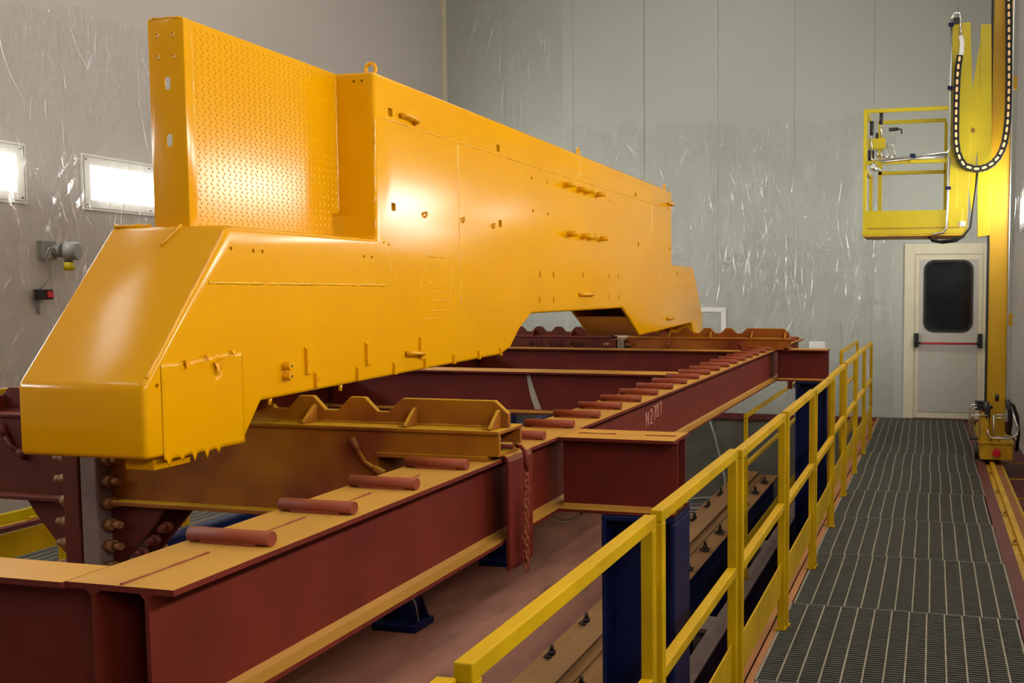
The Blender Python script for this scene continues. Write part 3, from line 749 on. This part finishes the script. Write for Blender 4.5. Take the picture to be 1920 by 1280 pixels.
# ------------------------------------------------------------------ rail girders in the pit
def girder(cx, label, clips=True):
    g = thing('rail_girder', (cx, 4, ZP), label, 'rail girder', 'rail girders on the pit floor')
    zt = -.80
    build(MB().box(cx - .30, cx + .27, 2.6, 12.45, zt - .022, zt), 'top_flange', M['girder'], g, bevel=.003)
    build(MB().box(cx + .2, cx + .215, 2.6, 12.4, ZP + .025, zt - .022).box(cx - .25, cx - .235, 2.6, 12.4, ZP + .025, zt - .022), 'webs', M['girder'], g)
    build(MB().box(cx - .32, cx + .28, 2.6, 12.45, ZP + .001, ZP + .025), 'bottom_flange', M['girder'], g)
    for yy in (4.2, 6.2, 8.2, 10.2):
        build(MB().box(cx + .2155, cx + .265, yy, yy + .016, ZP + .025, zt - .0225), 'stiffener', M['girder'], g)
    c = cx - .02
    build(MB().prism([(c - .16, zt), (c + .11, zt), (c + .11, zt + .014), (c + .03, zt + .02), (c + .025, zt + .034), (c + .05, zt + .038), (c + .05, zt + .062), (c - .125, zt + .062), (c - .125, zt + .038), (c - .09, zt + .034), (c - .095, zt + .02), (c - .16, zt + .014)], 'y', 2.7, 12.35), 'rail', M['rail_steel'], g, bevel=.003, seg=1)
    if clips:
        for side, off in ((-1, -.19), (1, .19)):
            for k in range(15):
                yy = 3.2 + .65 * k + (.2 if side > 0 else 0)
                if yy > 12.3: continue
                x = cx + off
                cl = build(MB().prism([(x - .038, zt + .0145), (x + .038, zt + .0145), (x + .055, zt + .03), (x + .04, zt + .034), (x - .04, zt + .034), (x - .055, zt + .03)], 'y', yy - .032, yy + .032), 'rail_clip', M['clip'], g, bevel=.003, seg=1)
                build(MB().cyl((x, yy, zt + .034), (x, yy, zt + .064), .026, 6).cyl((x, yy, zt + .064), (x, yy, zt + .10), .014, 8), 'clip_bolt', M['clip'], cl)
    return g
girder(-2.25, 'dusty floor rail on a blue girder with bolted clips, seen through the railing')
# trough, cable channel and platform between girder and walkway
t = thing('drain_trough', (-1.8, 5, ZP), 'brown dusty sloping trough beside the blue rail girder in the pit', 'trough')
build(MB().prism([(-1.955, -1.26), (-1.755, -1.15), (-1.755, -1.13), (-1.96, -1.24)], 'y', 3.6, 12.4), 'trough_plate', M['edge'], t)
build(MB().box(-1.755, -1.74, 3.6, 12.4, ZP + .001, -.90), 'trough_wall', M['blue'], t)
t = thing('cable_channel', (-1.45, 5, ZP), 'grey steel cable channel running low along the pit behind the railing', 'cable channel')
build(MB().box(-1.56, -1.43, 3.7, 11.6, -.82, -.80), 'channel_lid', M['grey_steel'], t, bevel=.004)
build(MB().box(-1.56, -1.545, 3.7, 11.6, ZP + .001, -.821).box(-1.445, -1.43, 3.7, 11.6, ZP + .001, -.821), 'channel_side', M['blue'], t)
for yy in (4.6, 6.7, 9.0):
    build(MB().box(-1.72, -1.57, yy, yy + .28, -.87, -.84).box(-1.71, -1.58, yy + .05, yy + .09, ZP + .001, -.87), 'channel_bracket', M['grey_steel'], t)

# hose coil on the pit floor at the far wall
hz = thing('hose_coil', (-2.95, 12.1, ZP), 'grey hose coiled on the pit floor and rising against the concrete wall', 'hose')
pts = []
for k in range(60):
    a = k * .36; pts.append((-2.98 + .28 * math.cos(a) * (1 - .003 * k), 12.05 + .26 * math.sin(a), ZP + .02 + .0022 * k))
pts += [(-2.70, 12.35, -1.1), (-2.72, 12.52, -.9), (-2.80, 12.56, -.6), (-2.88, 12.57, -.3), (-2.95, 12.57, -.1)]
build(MB().tube(pts, .016, 8), 'hose', M['hose'], hz)
hb = thing('cable_loop', (-1.75, 4.6, .8), 'pale looped cable hanging under the red beam behind the chain', 'cable')
build(MB().tube([(-1.30, 3.40, .80), (-1.33, 3.40, .775), (-1.38, 3.40, .765), (-1.43, 3.41, .775), (-1.44, 3.42, .80)], .004, 8), 'cable', M['chrome'], hb)
hk = thing('pulley_hook', (-1.22, 8.44, .82), 'small dark hook and shackle hanging under the far red beam stub', 'hook')
build(MB().torus((-1.19, 8.52, .80), .022, .007, 'y').torus((-1.19, 8.52, .755), .018, .006, 'x'), 'shackle', M['black'], hk)
build(MB().box(-1.27, -1.23, 8.50, 8.54, .77, .837), 'lug', M['red'], hk)

# ------------------------------------------------------------------ right walkway
SL = .0135
WK = thing('grating_walkway', (-.125, 12.2, 0), 'long steel grating walkway running to the grey door', 'walkway', rot=(-SL, 0, 0), local=True)
# local: x across (-.54..+.53), y negative towards the camera
g = MB(); gb = MB()
W0, W1, PL = -.537, .533, 1.0
for k in range(42):
    yy = -PL / 2 + .0122 + .0238 * k
    g.box(W0, W1, yy - .0028, yy + .0028, -.028, -.0008)
for k in range(14):
    x = W0 + .003 + (W1 - W0 - .006) * k / 13
    gb.box(x - .0032, x + .0032, -PL / 2 + .002, PL / 2 - .002, -.030, 0)
ends = MB().box(W0, W1, -PL / 2 + .001, -PL / 2 + .005, -.030, 0).box(W0, W1, PL / 2 - .005, PL / 2 - .001, -.030, 0).box(W0 - .004, W0, -PL / 2 + .001, PL / 2 - .001, -.030, 0).box(W1, W1 + .004, -PL / 2 + .001, PL / 2 - .001, -.030, 0)
g0 = tag(build(g, 'cross_bars', M['galv'], None), kind='stuff'); b0 = tag(build(gb, 'bearing_bars', M['galv_bar'], None), kind='stuff'); e0 = build(ends, 'end_bars', M['galv'], None)
for k in range(14):
    c = (0.004 * ((k * 7) % 5 - 2), .42 - .5 - PL * k, .0006 * ((k * 5) % 3))
    pn = inst(e0, 'grating_panel', WK, c)
    a = inst(g0, 'cross_bars', pn); b_ = inst(b0, 'bearing_bars', pn)
for q in (g0, b0, e0): bpy.data.objects.remove(q)
build(MB().box(-.575, -.54, -14, .42, -.06, -.001), 'edge_angle', M['edge'], WK, bevel=.003)
build(MB().box(-.70, -.60, -14, .42, -.10, -.045), 'edge_channel', M['edge'], WK, bevel=.003)
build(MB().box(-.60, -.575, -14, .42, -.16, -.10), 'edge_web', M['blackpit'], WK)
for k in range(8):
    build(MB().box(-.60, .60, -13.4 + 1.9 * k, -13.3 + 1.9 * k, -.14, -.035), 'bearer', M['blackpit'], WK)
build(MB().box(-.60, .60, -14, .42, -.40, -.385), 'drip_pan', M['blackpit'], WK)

# red kerb and yellow floor track on the right
KT = thing('floor_track', (.6, 12.2, 0), 'worn yellow floor track with a red edge along the right side of the walkway', 'floor track', rot=(-SL, 0, 0), local=True)
build(MB().box(-.185, -.10, -15, .40, -.20, -.012), 'red_edge', M['kerb'], KT, bevel=.006)
build(MB().box(-.095, .075, -15, .40, -.14, -.045), 'track_base', M['lift_old'], KT, bevel=.003)
build(MB().box(-.052, -.012, -15, .40, -.045, -.012), 'track_rail', M['lift_old'], KT, bevel=.004)
build(MB().box(-.012, .05, -15, .40, -.0455, -.040), 'dust_strip', M['edge'], KT)
for k in range(16):
    yy = -.8 - .85 * k
    q = build(MB().box(-.086, -.056, yy - .03, yy + .03, -.045, -.033), 'track_clamp', M['lift_old'], KT, bevel=.003, seg=1)
    build(MB().cyl((-.07, yy, -.033), (-.07, yy, -.018), .009, 6), 'clamp_bolt', M['bolt'], q)
for k in range(10):
    yy = -2.4 - .9 * k
    build(MB().cyl((.08, yy, -.085), (.36, yy, -.085), .006, 6), 'cross_rod', M['lift_old'], KT)

# ------------------------------------------------------------------ guard rails
def guard_panel(x, y0, y1, zt, zfoot, label, group, name='guard_rail', toe=(.285, .43), mid=.69, t=.032, slope=False):
    g = thing(name, (x, (y0 + y1) / 2, zfoot), label, 'guard rail', group)
    h = t / 2
    build(MB().box(x - h, x + h, y0, y1, zt - t, zt), 'top_rail', M['guard'], g, bevel=.003)
    for yy in (y0 + .0005, y1 - t - .0005):
        if slope: zfoot = SL * (12.2 - yy) + .0015
        p = build(MB().box(x - h, x + h, yy, yy + t, zfoot + .008, zt - t), 'post', M['guard'], g, bevel=.003)
        build(MB().box(x - h - .012, x + h + .008, yy - .004, yy + t + .004, zfoot + .001, zfoot + .008), 'foot_plate', M['guard'], p)
    build(MB().box(x - h, x + h, y0 + t, y1 - t, mid - t, mid), 'mid_rail', M['guard'], g, bevel=.003)
    build(MB().box(x - .004, x + .002, y0 + t, y1 - t, toe[0], toe[1]), 'toe_board', M['guard'], g, bevel=.001, seg=1)
    return g
starts = [.245, 1.265, 2.255, 3.228, 4.262, 5.295, 6.335, 7.375, 8.41, 9.50]
stop = starts[1:] + [10.62]
ordn = ['nearest yellow guard rail panel, its corner cut by the bottom edge', 'second yellow guard rail panel, its near end at the bottom of the picture', 'third yellow guard rail panel, right in front of the near blue column',
        'fourth yellow guard rail panel along the walkway', 'fifth yellow guard rail panel along the walkway', 'sixth yellow guard rail panel, in front of the far blue column', 'seventh yellow guard rail panel along the walkway',
        'eighth yellow guard rail panel along the walkway', 'ninth yellow guard rail panel, last but one before the far wall', 'farthest yellow guard rail panel of the walkway, nearest the door']
for k, (a, b_) in enumerate(zip(starts, stop)):
    zf = SL * (12.2 - (a + b_) / 2) - .02
    guard_panel((-.69, -.675, -.666, -.655, -.646, -.640, -.660, -.655, -.655, -.655)[k], a, b_ - .020, (1.084, 1.098, 1.105, 1.099, 1.106, 1.101, 1.094, 1.10, 1.102, 1.10)[k], zf, ordn[k], 'guard rails along the right walkway', toe=(.285 - .004 * k, .43 - .004 * k), mid=.695, slope=True)
g10 = guard_panel(-.87, 9.36, 11.4, 1.072, -.12, 'yellow guard rail just behind the far red beam stub', 'guard rails in the pit', mid=.70, toe=(.1, .25))
build(MB().box(-.93, -.84, 9.3, 11.45, ZP + .001, -.121), 'support_wall', M['blue'], g10)
guard_panel(-1.525, 7.83, 11.4, .617, -.799, 'low yellow guard rail down in the pit below the far red beam', 'guard rails in the pit', mid=.2, toe=(-.62, -.45))

# ------------------------------------------------------------------ left walkway
LW = thing('left_walkway', (-5.65, 6, 0), 'grating walkway along the left wall glimpsed under the red frame', 'walkway', local=True)
g = MB(); gb = MB()
for k in range(42):
    yy = -.5 + .0122 + .0238 * k; g.box(-.52, .52, yy - .0035, yy + .0035, -.028, -.0008)
for k in range(14): x = -.52 + 1.04 * k / 13; gb.box(x - .0032, x + .0032, -.498, .498, -.03, 0)
g0 = tag(build(g, 'cross_bars', M['galv'], None), kind='stuff'); b0 = tag(build(gb, 'bearing_bars', M['galv_bar'], None), kind='stuff')
for k in range(9):
    pn = inst(b0, 'grating_panel', LW, (0, -3.4 + k, 0)); inst(g0, 'cross_bars', pn)
for q in (g0, b0): bpy.data.objects.remove(q)
build(MB().box(.53, .66, -4, 6.4, -.12, -.015), 'edge_beam', M['blue'], LW, bevel=.006)
build(MB().box(-.53, .53, -4, 6.4, -.135, -.12), 'drip_pan', M['blackpit'], LW)
lk = ['yellow guard rail of the left walkway, cut by the left picture edge', 'yellow guard rail of the left walkway seen between the splice plates', 'yellow guard rail of the left walkway behind the near toothed saddle', 'far yellow guard rail of the left walkway']
for k, y0 in enumerate((3.66, 4.68, 5.62, 6.64)):
    guard_panel(-5.135, y0, (4.67, 5.61, 6.63, 7.66)[k], 1.10, .002, lk[k], 'guard rails along the left walkway', toe=(.12, .27), mid=.60)
LT = thing('left_floor_track', (-6.4, 6, 0), 'yellow floor track with red edge beside the left wall', 'floor track', local=True)
build(MB().box(.17, .23, -3, 6, -.135, .03), 'red_edge', M['kerb'], LT)
build(MB().box(-.20, .165, -3, 6, -.135, .0), 'track_base', M['lift_old'], LT)
build(MB().box(-.05, .0, -3, 6, 0, .07), 'track_rail', M['lift'], LT, bevel=.004)
for k in range(8):
    build(MB().box(.02, .06, -2.5 + k, -2.44 + k, 0, .016), 'track_clamp', M['lift_old'], LT)

# ------------------------------------------------------------------ mast lift with basket
LF = thing('mast_lift', (.6, 9.5, 0), 'yellow mast lift with a raised work basket beside the door', 'lift')
Y0 = 9.35
ms = build(MB().box(.515, .69, 9.52, 9.72, .15, ZC - .1), 'mast', M['mast'], LF, bevel=.004)
build(MB().box(.497, .5145, 9.50, 9.60, .55, ZC - .1), 'mast_guide', M['black'], LF)
build(MB().cyl((.612, 9.5195, .66), (.612, 9.5195, .60), .018, 8), 'mast_hook_slot', M['black'], ms)
for z in (1.38, 3.62):
    build(MB().box(.69, .745, 9.56, 9.62, z - .06, z + .06), 'mast_lug', M['mast'], ms)
build(MB().box(.69, .70, 9.50, 9.53, .5, ZC - .1), 'mast_cable', M['chrome'], ms)
base = build(MB().box(.457, .757, 9.36, 9.98, .05, .20), 'base_box', M['lift_old'], LF, bevel=.004)
build(MB().box(.447, .767, 9.35, 9.99, .20, .222), 'base_lid', M['lift_old'], base, bevel=.003)
build(MB().box(.46, .53, 9.37, 9.9, .222, .50), 'base_side_plate', M['lift_old'], base, bevel=.003)
build(MB().cyl((.606, 9.36, .12), (.606, 9.335, .12), .04, 16).cyl((.606, 9.335, .12), (.606, 9.31, .12), .034, 16), 'stop_button', M['redplast'], base, bevel=.004)
for x in (.49, .56, .63):
    build(MB().cyl((x, 9.42, .222), (x, 9.42, .236), .012, 6), 'lid_bolt', M['bolt'], base)
for yy in (9.5, 9.85):
    build(MB().cyl((.52, yy, .025), (.585, yy, .025), .055, 16), 'wheel', M['dark_metal'], base)
# motor and valve block, pipes at the base
build(MB().box(.405, .50, 9.40, 9.50, .545, .575).box(.41, .495, 9.40, 9.50, .515, .54).box(.405, .50, 9.40, 9.50, .585, .60), 'valve_stack', M['black'], LF, bevel=.004)
build(MB().tube([(.505, 9.40, .60), (.508, 9.40, .53), (.512, 9.40, .46), (.512, 9.40, .36), (.514, 9.40, .29)], [.028, .036, .034, .02, .012], 12).cyl((.515, 9.40, .55), (.565, 9.40, .55), .02, 10), 'motor', M['dark_metal'], LF)
for pts, r in (([(.43, 9.38, .57), (.37, 9.38, .57), (.355, 9.38, .53), (.355, 9.38, .38), (.37, 9.38, .24)], .008), ([(.43, 9.40, .545), (.40, 9.40, .54), (.39, 9.40, .50), (.39, 9.40, .38), (.42, 9.40, .22), (.44, 9.40, .12)], .008),
               ([(.52, 9.36, .47), (.40, 9.36, .475), (.375, 9.36, .46), (.372, 9.36, .40)], .008), ([(.575, 9.34, .48), (.575, 9.34, .32), (.60, 9.34, .275), (.73, 9.34, .272)], .008),
               ([(.56, 9.36, .45), (.70, 9.36, .45)], .009), ([(.52, 9.34, .34), (.53, 9.34, .28), (.56, 9.34, .262), (.72, 9.34, .26), (.79, 9.34, .30), (.80, 9.36, .36), (.75, 9.38, .50)], .008), ([(.58, 9.36, .48), (.70, 9.36, .482)], .007)):
    build(MB().tube(pts, r, 8), 'pipe', M['chrome'], LF)
build(MB().tube([(.71, 9.45, .60), (.76, 9.45, .56), (.80, 9.46, .45), (.815, 9.48, .28), (.80, 9.5, .12)], .016, 8), 'black_hose', M['black'], LF)
build(MB().tube([(.70, 9.45, .62), (.73, 9.45, .50), (.735, 9.46, .38), (.72, 9.48, .28)], .022, 8), 'cable_bundle', M['dark_metal'], LF)
build(MB().cyl((.36, 9.36, .245), (.44, 9.36, .245), .010, 8).cyl((.415, 9.37, .20), (.43, 9.37, .05), .02, 8), 'roller_arm', M['dark_metal'], LF)
# carriage plates
build(MB().prism([(.225, 4.15), (.302, 4.15), (.325, 3.55), (.302, 2.18), (.20, 2.18), (.21, 3.6)], 'y', 9.36, 9.40), 'arm_plate', M['lift'], LF, bevel=.003)
build(MB().prism([(.398, 4.14), (.492, 4.14), (.512, 3.2), (.512, 2.18), (.40, 2.16), (.385, 3.0), (.395, 3.7)], 'y', 9.42, 9.50), 'carriage_plate', M['lift'], LF, bevel=.003)
build(MB().prism([(.33, 3.56), (.392, 3.98), (.392, 3.0), (.33, 2.7)], 'y', 9.405, 9.418), 'link_plate', M['lift'], LF)
build(MB().prism([(.310, 3.55), (.345, 3.55), (.38, 2.6), (.345, 2.35), (.315, 2.6)], 'y', 9.402, 9.412), 'link_plate', M['lift'], LF)
build(MB().cyl((.342, 9.40, 3.16), (.342, 9.385, 3.16), .020, 14), 'link_pin', M['bolt'], LF)
build(MB().box(.23, .285, 9.345, 9.36, 2.26, 2.31).cyl((.245, 9.345, 2.30), (.245, 9.335, 2.30), .012, 8).cyl((.27, 9.345, 2.275), (.27, 9.335, 2.275), .012, 8), 'bolt_plate', M['chrome'], LF)
# basket
BK = sub('work_basket', LF); bt = .034
def bar(n, *r, p=BK, m='lift'): return build(MB().box(*r), n, M[m], p, bevel=.003, seg=1)
yb = 9.95
bar('tray_front', -.675, .26, Y0, Y0 + .02, 2.195, 2.42)
bar('tray_floor', -.675, .26, Y0, yb, 2.175, 2.195, m='lift_old')
bar('tray_back', -.675, .22, yb - .02, yb, 2.195, 2.36)
bar('tray_side', -.675, -.655, Y0 + .02, yb - .02, 2.195, 2.40)
build(MB().box(-.63, .235, Y0 - .002, Y0 - .0005, 2.248, 2.256), 'tray_joint', M['bolt'], BK)
bar('corner_post', -.675, -.64, Y0, Y0 + bt, 2.42, 3.355)
bar('top_rail', -.675, .125, Y0, Y0 + bt, 3.355, 3.39)
bar('mid_rail', -.64, .125, Y0, Y0 + bt, 2.865, 2.90)
bar('side_top_rail', -.665, -.635, Y0 + bt, yb, 3.355, 3.385)
bar('side_mid_rail', -.665, -.635, Y0 + bt, yb, 2.80, 2.83)
bar('back_corner_post', -.655, -.62, yb - bt, yb, 2.36, 2.83)
bar('back_post', -.565, -.525, yb - bt, yb, 2.36, 3.37)
bar('back_top_rail', -.565, .10, yb - bt, yb, 3.34, 3.375)
bar('back_mid_rail', -.565, .10, yb - bt, yb, 2.83, 2.865)
bar('back_end_post', .085, .115, yb - bt, yb, 2.36, 3.34)
bar('arm_post', .125, .205, Y0 + .005, Y0 + .05, 2.42, 4.14)
bar('arm_head', .125, .20, Y0 + .0, Y0 + .045, 4.14, 4.20, m='dark_metal')
bar('control_box', -.635, -.47, Y0 + .05, Y0 + .10, 3.02, 3.12)
bar('socket_box', -.635, -.575, Y0 + .05, Y0 + .10, 2.90, 3.01, m='black')
for x, z0, z1, zg in ((-.60, 2.95, 3.24, 3.15), (-.51, 3.13, 3.30, 3.25)):
    build(MB().cyl((x, Y0 + .04, z0), (x, Y0 + .04, z1), .008, 8), 'lever_rod', M['chrome'], BK)
    build(MB().cyl((x, Y0 + .04, zg), (x, Y0 + .04, zg + .13), .018, 10), 'lever_grip', M['black'], BK)
build(MB().cyl((-.55, Y0 + .06, 3.12), (-.55, Y0 + .06, 3.17), .014, 8), 'switch', M['black'], BK)
build(MB().tube([(-.46, yb - .05, 3.28), (-.37, yb - .06, 3.28)], .018, 8).tube([(-.37, yb - .06, 3.28), (-.335, yb - .06, 3.275), (-.335, yb - .06, 3.23)], .008, 8), 'spray_gun_holder', M['dark_metal'], BK)
for pts, r in (([(-.60, Y0 + .02, 2.97), (-.59, Y0 - .01, 2.91), (-.54, Y0 - .02, 2.90), (.11, Y0 - .02, 2.955), (.13, Y0 - .02, 2.985), (.13, Y0 - .02, 4.18)], .011),
               ([(-.55, Y0 + .02, 3.0), (-.535, Y0 - .01, 2.93), (-.50, Y0 - .01, 2.94), (-.50, Y0 + .02, 3.0)], .009), ([(-.42, Y0, 2.92), (-.52, Y0 - .0, 2.95), (-.44, Y0 - .02, 2.93)], .009),
               ([(-.50, Y0 - .01, 2.885), (.11, Y0 - .03, 2.93), (.128, Y0 - .03, 2.90), (.112, Y0 - .03, 2.24), (.085, Y0 - .03, 2.205), (-.02, Y0 - .02, 2.19)], .013),
               ([(-.46, Y0 + .02, 3.05), (-.44, Y0, 2.95), (-.40, Y0 - .01, 2.93)], .007), ([(-.45, Y0 + .02, 3.06), (-.40, Y0, 3.05), (-.37, Y0, 2.98), (-.38, Y0, 2.93)], .006),
               ([(.13, Y0 - .02, 4.18), (.15, Y0 - .02, 4.235), (.20, Y0 - .02, 4.23), (.215, Y0 - .02, 4.17), (.212, Y0 - .02, 4.05)], .012)):
    build(MB().tube(pts, r, 8), 'pipe', M['chrome'], BK)
build(MB().tube([(-.58, Y0 - .02, 2.88), (-.57, Y0 - .02, 2.83), (-.545, Y0 - .03, 2.80)], [.02, .035, .012], 8).tube([(-.61, Y0 - .02, 2.82), (-.55, Y0 - .02, 2.83), (-.50, Y0 - .03, 2.80)], .012, 8), 'air_valve', M['chrome'], BK)
for x, z in ((-.21, 2.935), (.125, 3.55), (.122, 2.62), (.125, 4.13)):
    build(MB().box(x - .025, x + .025, Y0 - .05, Y0 + .004, z - .014, z + .014), 'pipe_clamp', M['blue'], BK, bevel=.003)
bar('clamp_block', -.235, -.185, Y0 - .02, Y0 + .0, 2.87, 2.92)
build(MB().tube([(-.06, Y0 + .05, 2.19), (-.04, Y0 + .03, 2.15), (.05, Y0 + .01, 2.125), (.16, Y0 + .0, 2.135), (.27, Y0 - .01, 2.17), (.33, Y0 - .01, 2.25), (.35, Y0 - .01, 2.40), (.375, Y0 - .01, 2.62), (.385, Y0 - .01, 2.78)], .011, 8)
      .tube([(-.05, Y0 + .06, 2.19), (-.02, Y0 + .05, 2.13), (.08, Y0 + .03, 2.11), (.2, Y0 + .02, 2.125), (.28, Y0 + .02, 2.17)], .010, 8), 'black_hose', M['black'], BK)
build(MB().tube([(.215, Y0 - .03, 4.02), (.228, Y0 - .03, 3.96), (.222, Y0 - .03, 3.86), (.205, Y0 - .03, 3.80)], .022, 8), 'white_hose_end', M['white_paint'], BK)
# cable chain: links along a hanging loop
CC = sub('cable_chain', LF)
loop = [(.208, 3.83), (.196, 3.74), (.188, 3.62), (.184, 3.476), (.183, 3.33), (.183, 3.18), (.186, 3.06), (.198, 2.96), (.226, 2.881), (.258, 2.833), (.30, 2.805), (.355, 2.787), (.411, 2.787), (.467, 2.803), (.516, 2.833), (.56, 2.88), (.595, 2.944), (.62, 3.02), (.635, 3.114), (.645, 3.22), (.649, 3.358), (.648, 3.6), (.644, 3.844), (.638, 4.1), (.631, 4.327), (.629, 4.7), (.628, 5.2), (.628, 5.8)]
seg = []; acc = 0
P2 = [Vector((x, z)) for x, z in loop]
lm = MB().box(-.035, .035, -.028, .028, -.030, -.018).box(-.035, .035, -.028, .028, .018, .030).box(-.035, -.026, -.028, .028, -.018, .018).box(.026, .035, -.028, .028, -.018, .018).box(-.026, .026, .0, .028, -.018, .018)
l0 = build(lm, 'chain_link', M['black'], None, bevel=.002, seg=1)
w0 = build(MB().prism(rrect(-.024, .024, -.0105, .0105, .010, 3), 'y', -.026, -.001), 'link_window', M['cream_link'], None)
pitch_ = .0695; d = 0; i = 0; cur = P2[0]
tot = sum((P2[k + 1] - P2[k]).length for k in range(len(P2) - 1))
def at(s):
    for k in range(len(P2) - 1):
        L = (P2[k + 1] - P2[k]).length
        if s <= L: return P2[k] + (P2[k + 1] - P2[k]) * (s / L), (P2[k + 1] - P2[k]).normalized()
        s -= L
    return P2[-1], (P2[-1] - P2[-2]).normalized()
k = 0
while k * pitch_ + .03 < tot:
    p, tdir = at(k * pitch_ + .03); ang = -math.atan2(tdir[1], tdir[0])
    loc = (p[0] - .6, 9.30 - 9.5, p[1])
    inst(l0, 'chain_link', CC, loc, (0, ang, 0)); inst(w0, 'link_window', CC, loc, (0, ang, 0)); k += 1
bpy.data.objects.remove(l0); bpy.data.objects.remove(w0)

# ------------------------------------------------------------------ small fittings on the left wall
mt = thing('wall_motor', (XL, 6.25, 1.97), 'grey round motor with a yellow collar fixed on the left wall', 'motor')
x = XL + .035
build(MB().box(XL, x + .03, 6.13, 6.24, 1.90, 2.05), 'mount_plate', M['greyplast'], mt, bevel=.006)
build(MB().tube([(x + .03, 6.24, 1.975), (x + .08, 6.25, 1.975)], .055, 14).tube([(x + .08, 6.25, 1.975), (x + .09, 6.26, 1.975), (x + .17, 6.30, 1.97), (x + .175, 6.302, 1.97)], [.04, .072, .072, .062], 18), 'motor_body', M['greyplast'], mt)
build(MB().cyl((x + .11, 6.27, 1.90), (x + .11, 6.27, 1.88), .03, 12), 'motor_neck', M['dark_metal'], mt)
build(MB().cyl((x + .11, 6.27, 1.882), (x + .11, 6.27, 1.815), .036, 14), 'yellow_collar', M['lift'], mt)
build(MB().tube([(x + .06, 6.20, 1.99), (x + .07, 6.14, 1.99), (x + .05, 6.12, 1.93), (x + .04, 6.16, 1.85), (x + .03, 6.17, 1.76), (x + .02, 6.12, 1.70), (x + .01, 6.09, 1.66)], .006, 8), 'cable', M['hose'], mt)
sw = thing('wall_switch', (XL, 6.11, 1.62), 'black switch box with a red button on the left wall', 'switch')
build(MB().box(XL + .03, XL + .09, 6.045, 6.175, 1.585, 1.665), 'switch_box', M['black'], sw, bevel=.006)
build(MB().box(XL + .0905, XL + .102, 6.115, 6.165, 1.60, 1.65), 'red_button', M['redplast'], sw, bevel=.004)
build(MB().tube([(XL + .03, 6.09, 1.585), (XL + .03, 6.085, 1.54), (XL + .03, 6.09, 1.47)], [.022, .016, .008], 8), 'cable_tail', M['greyplast'], sw)
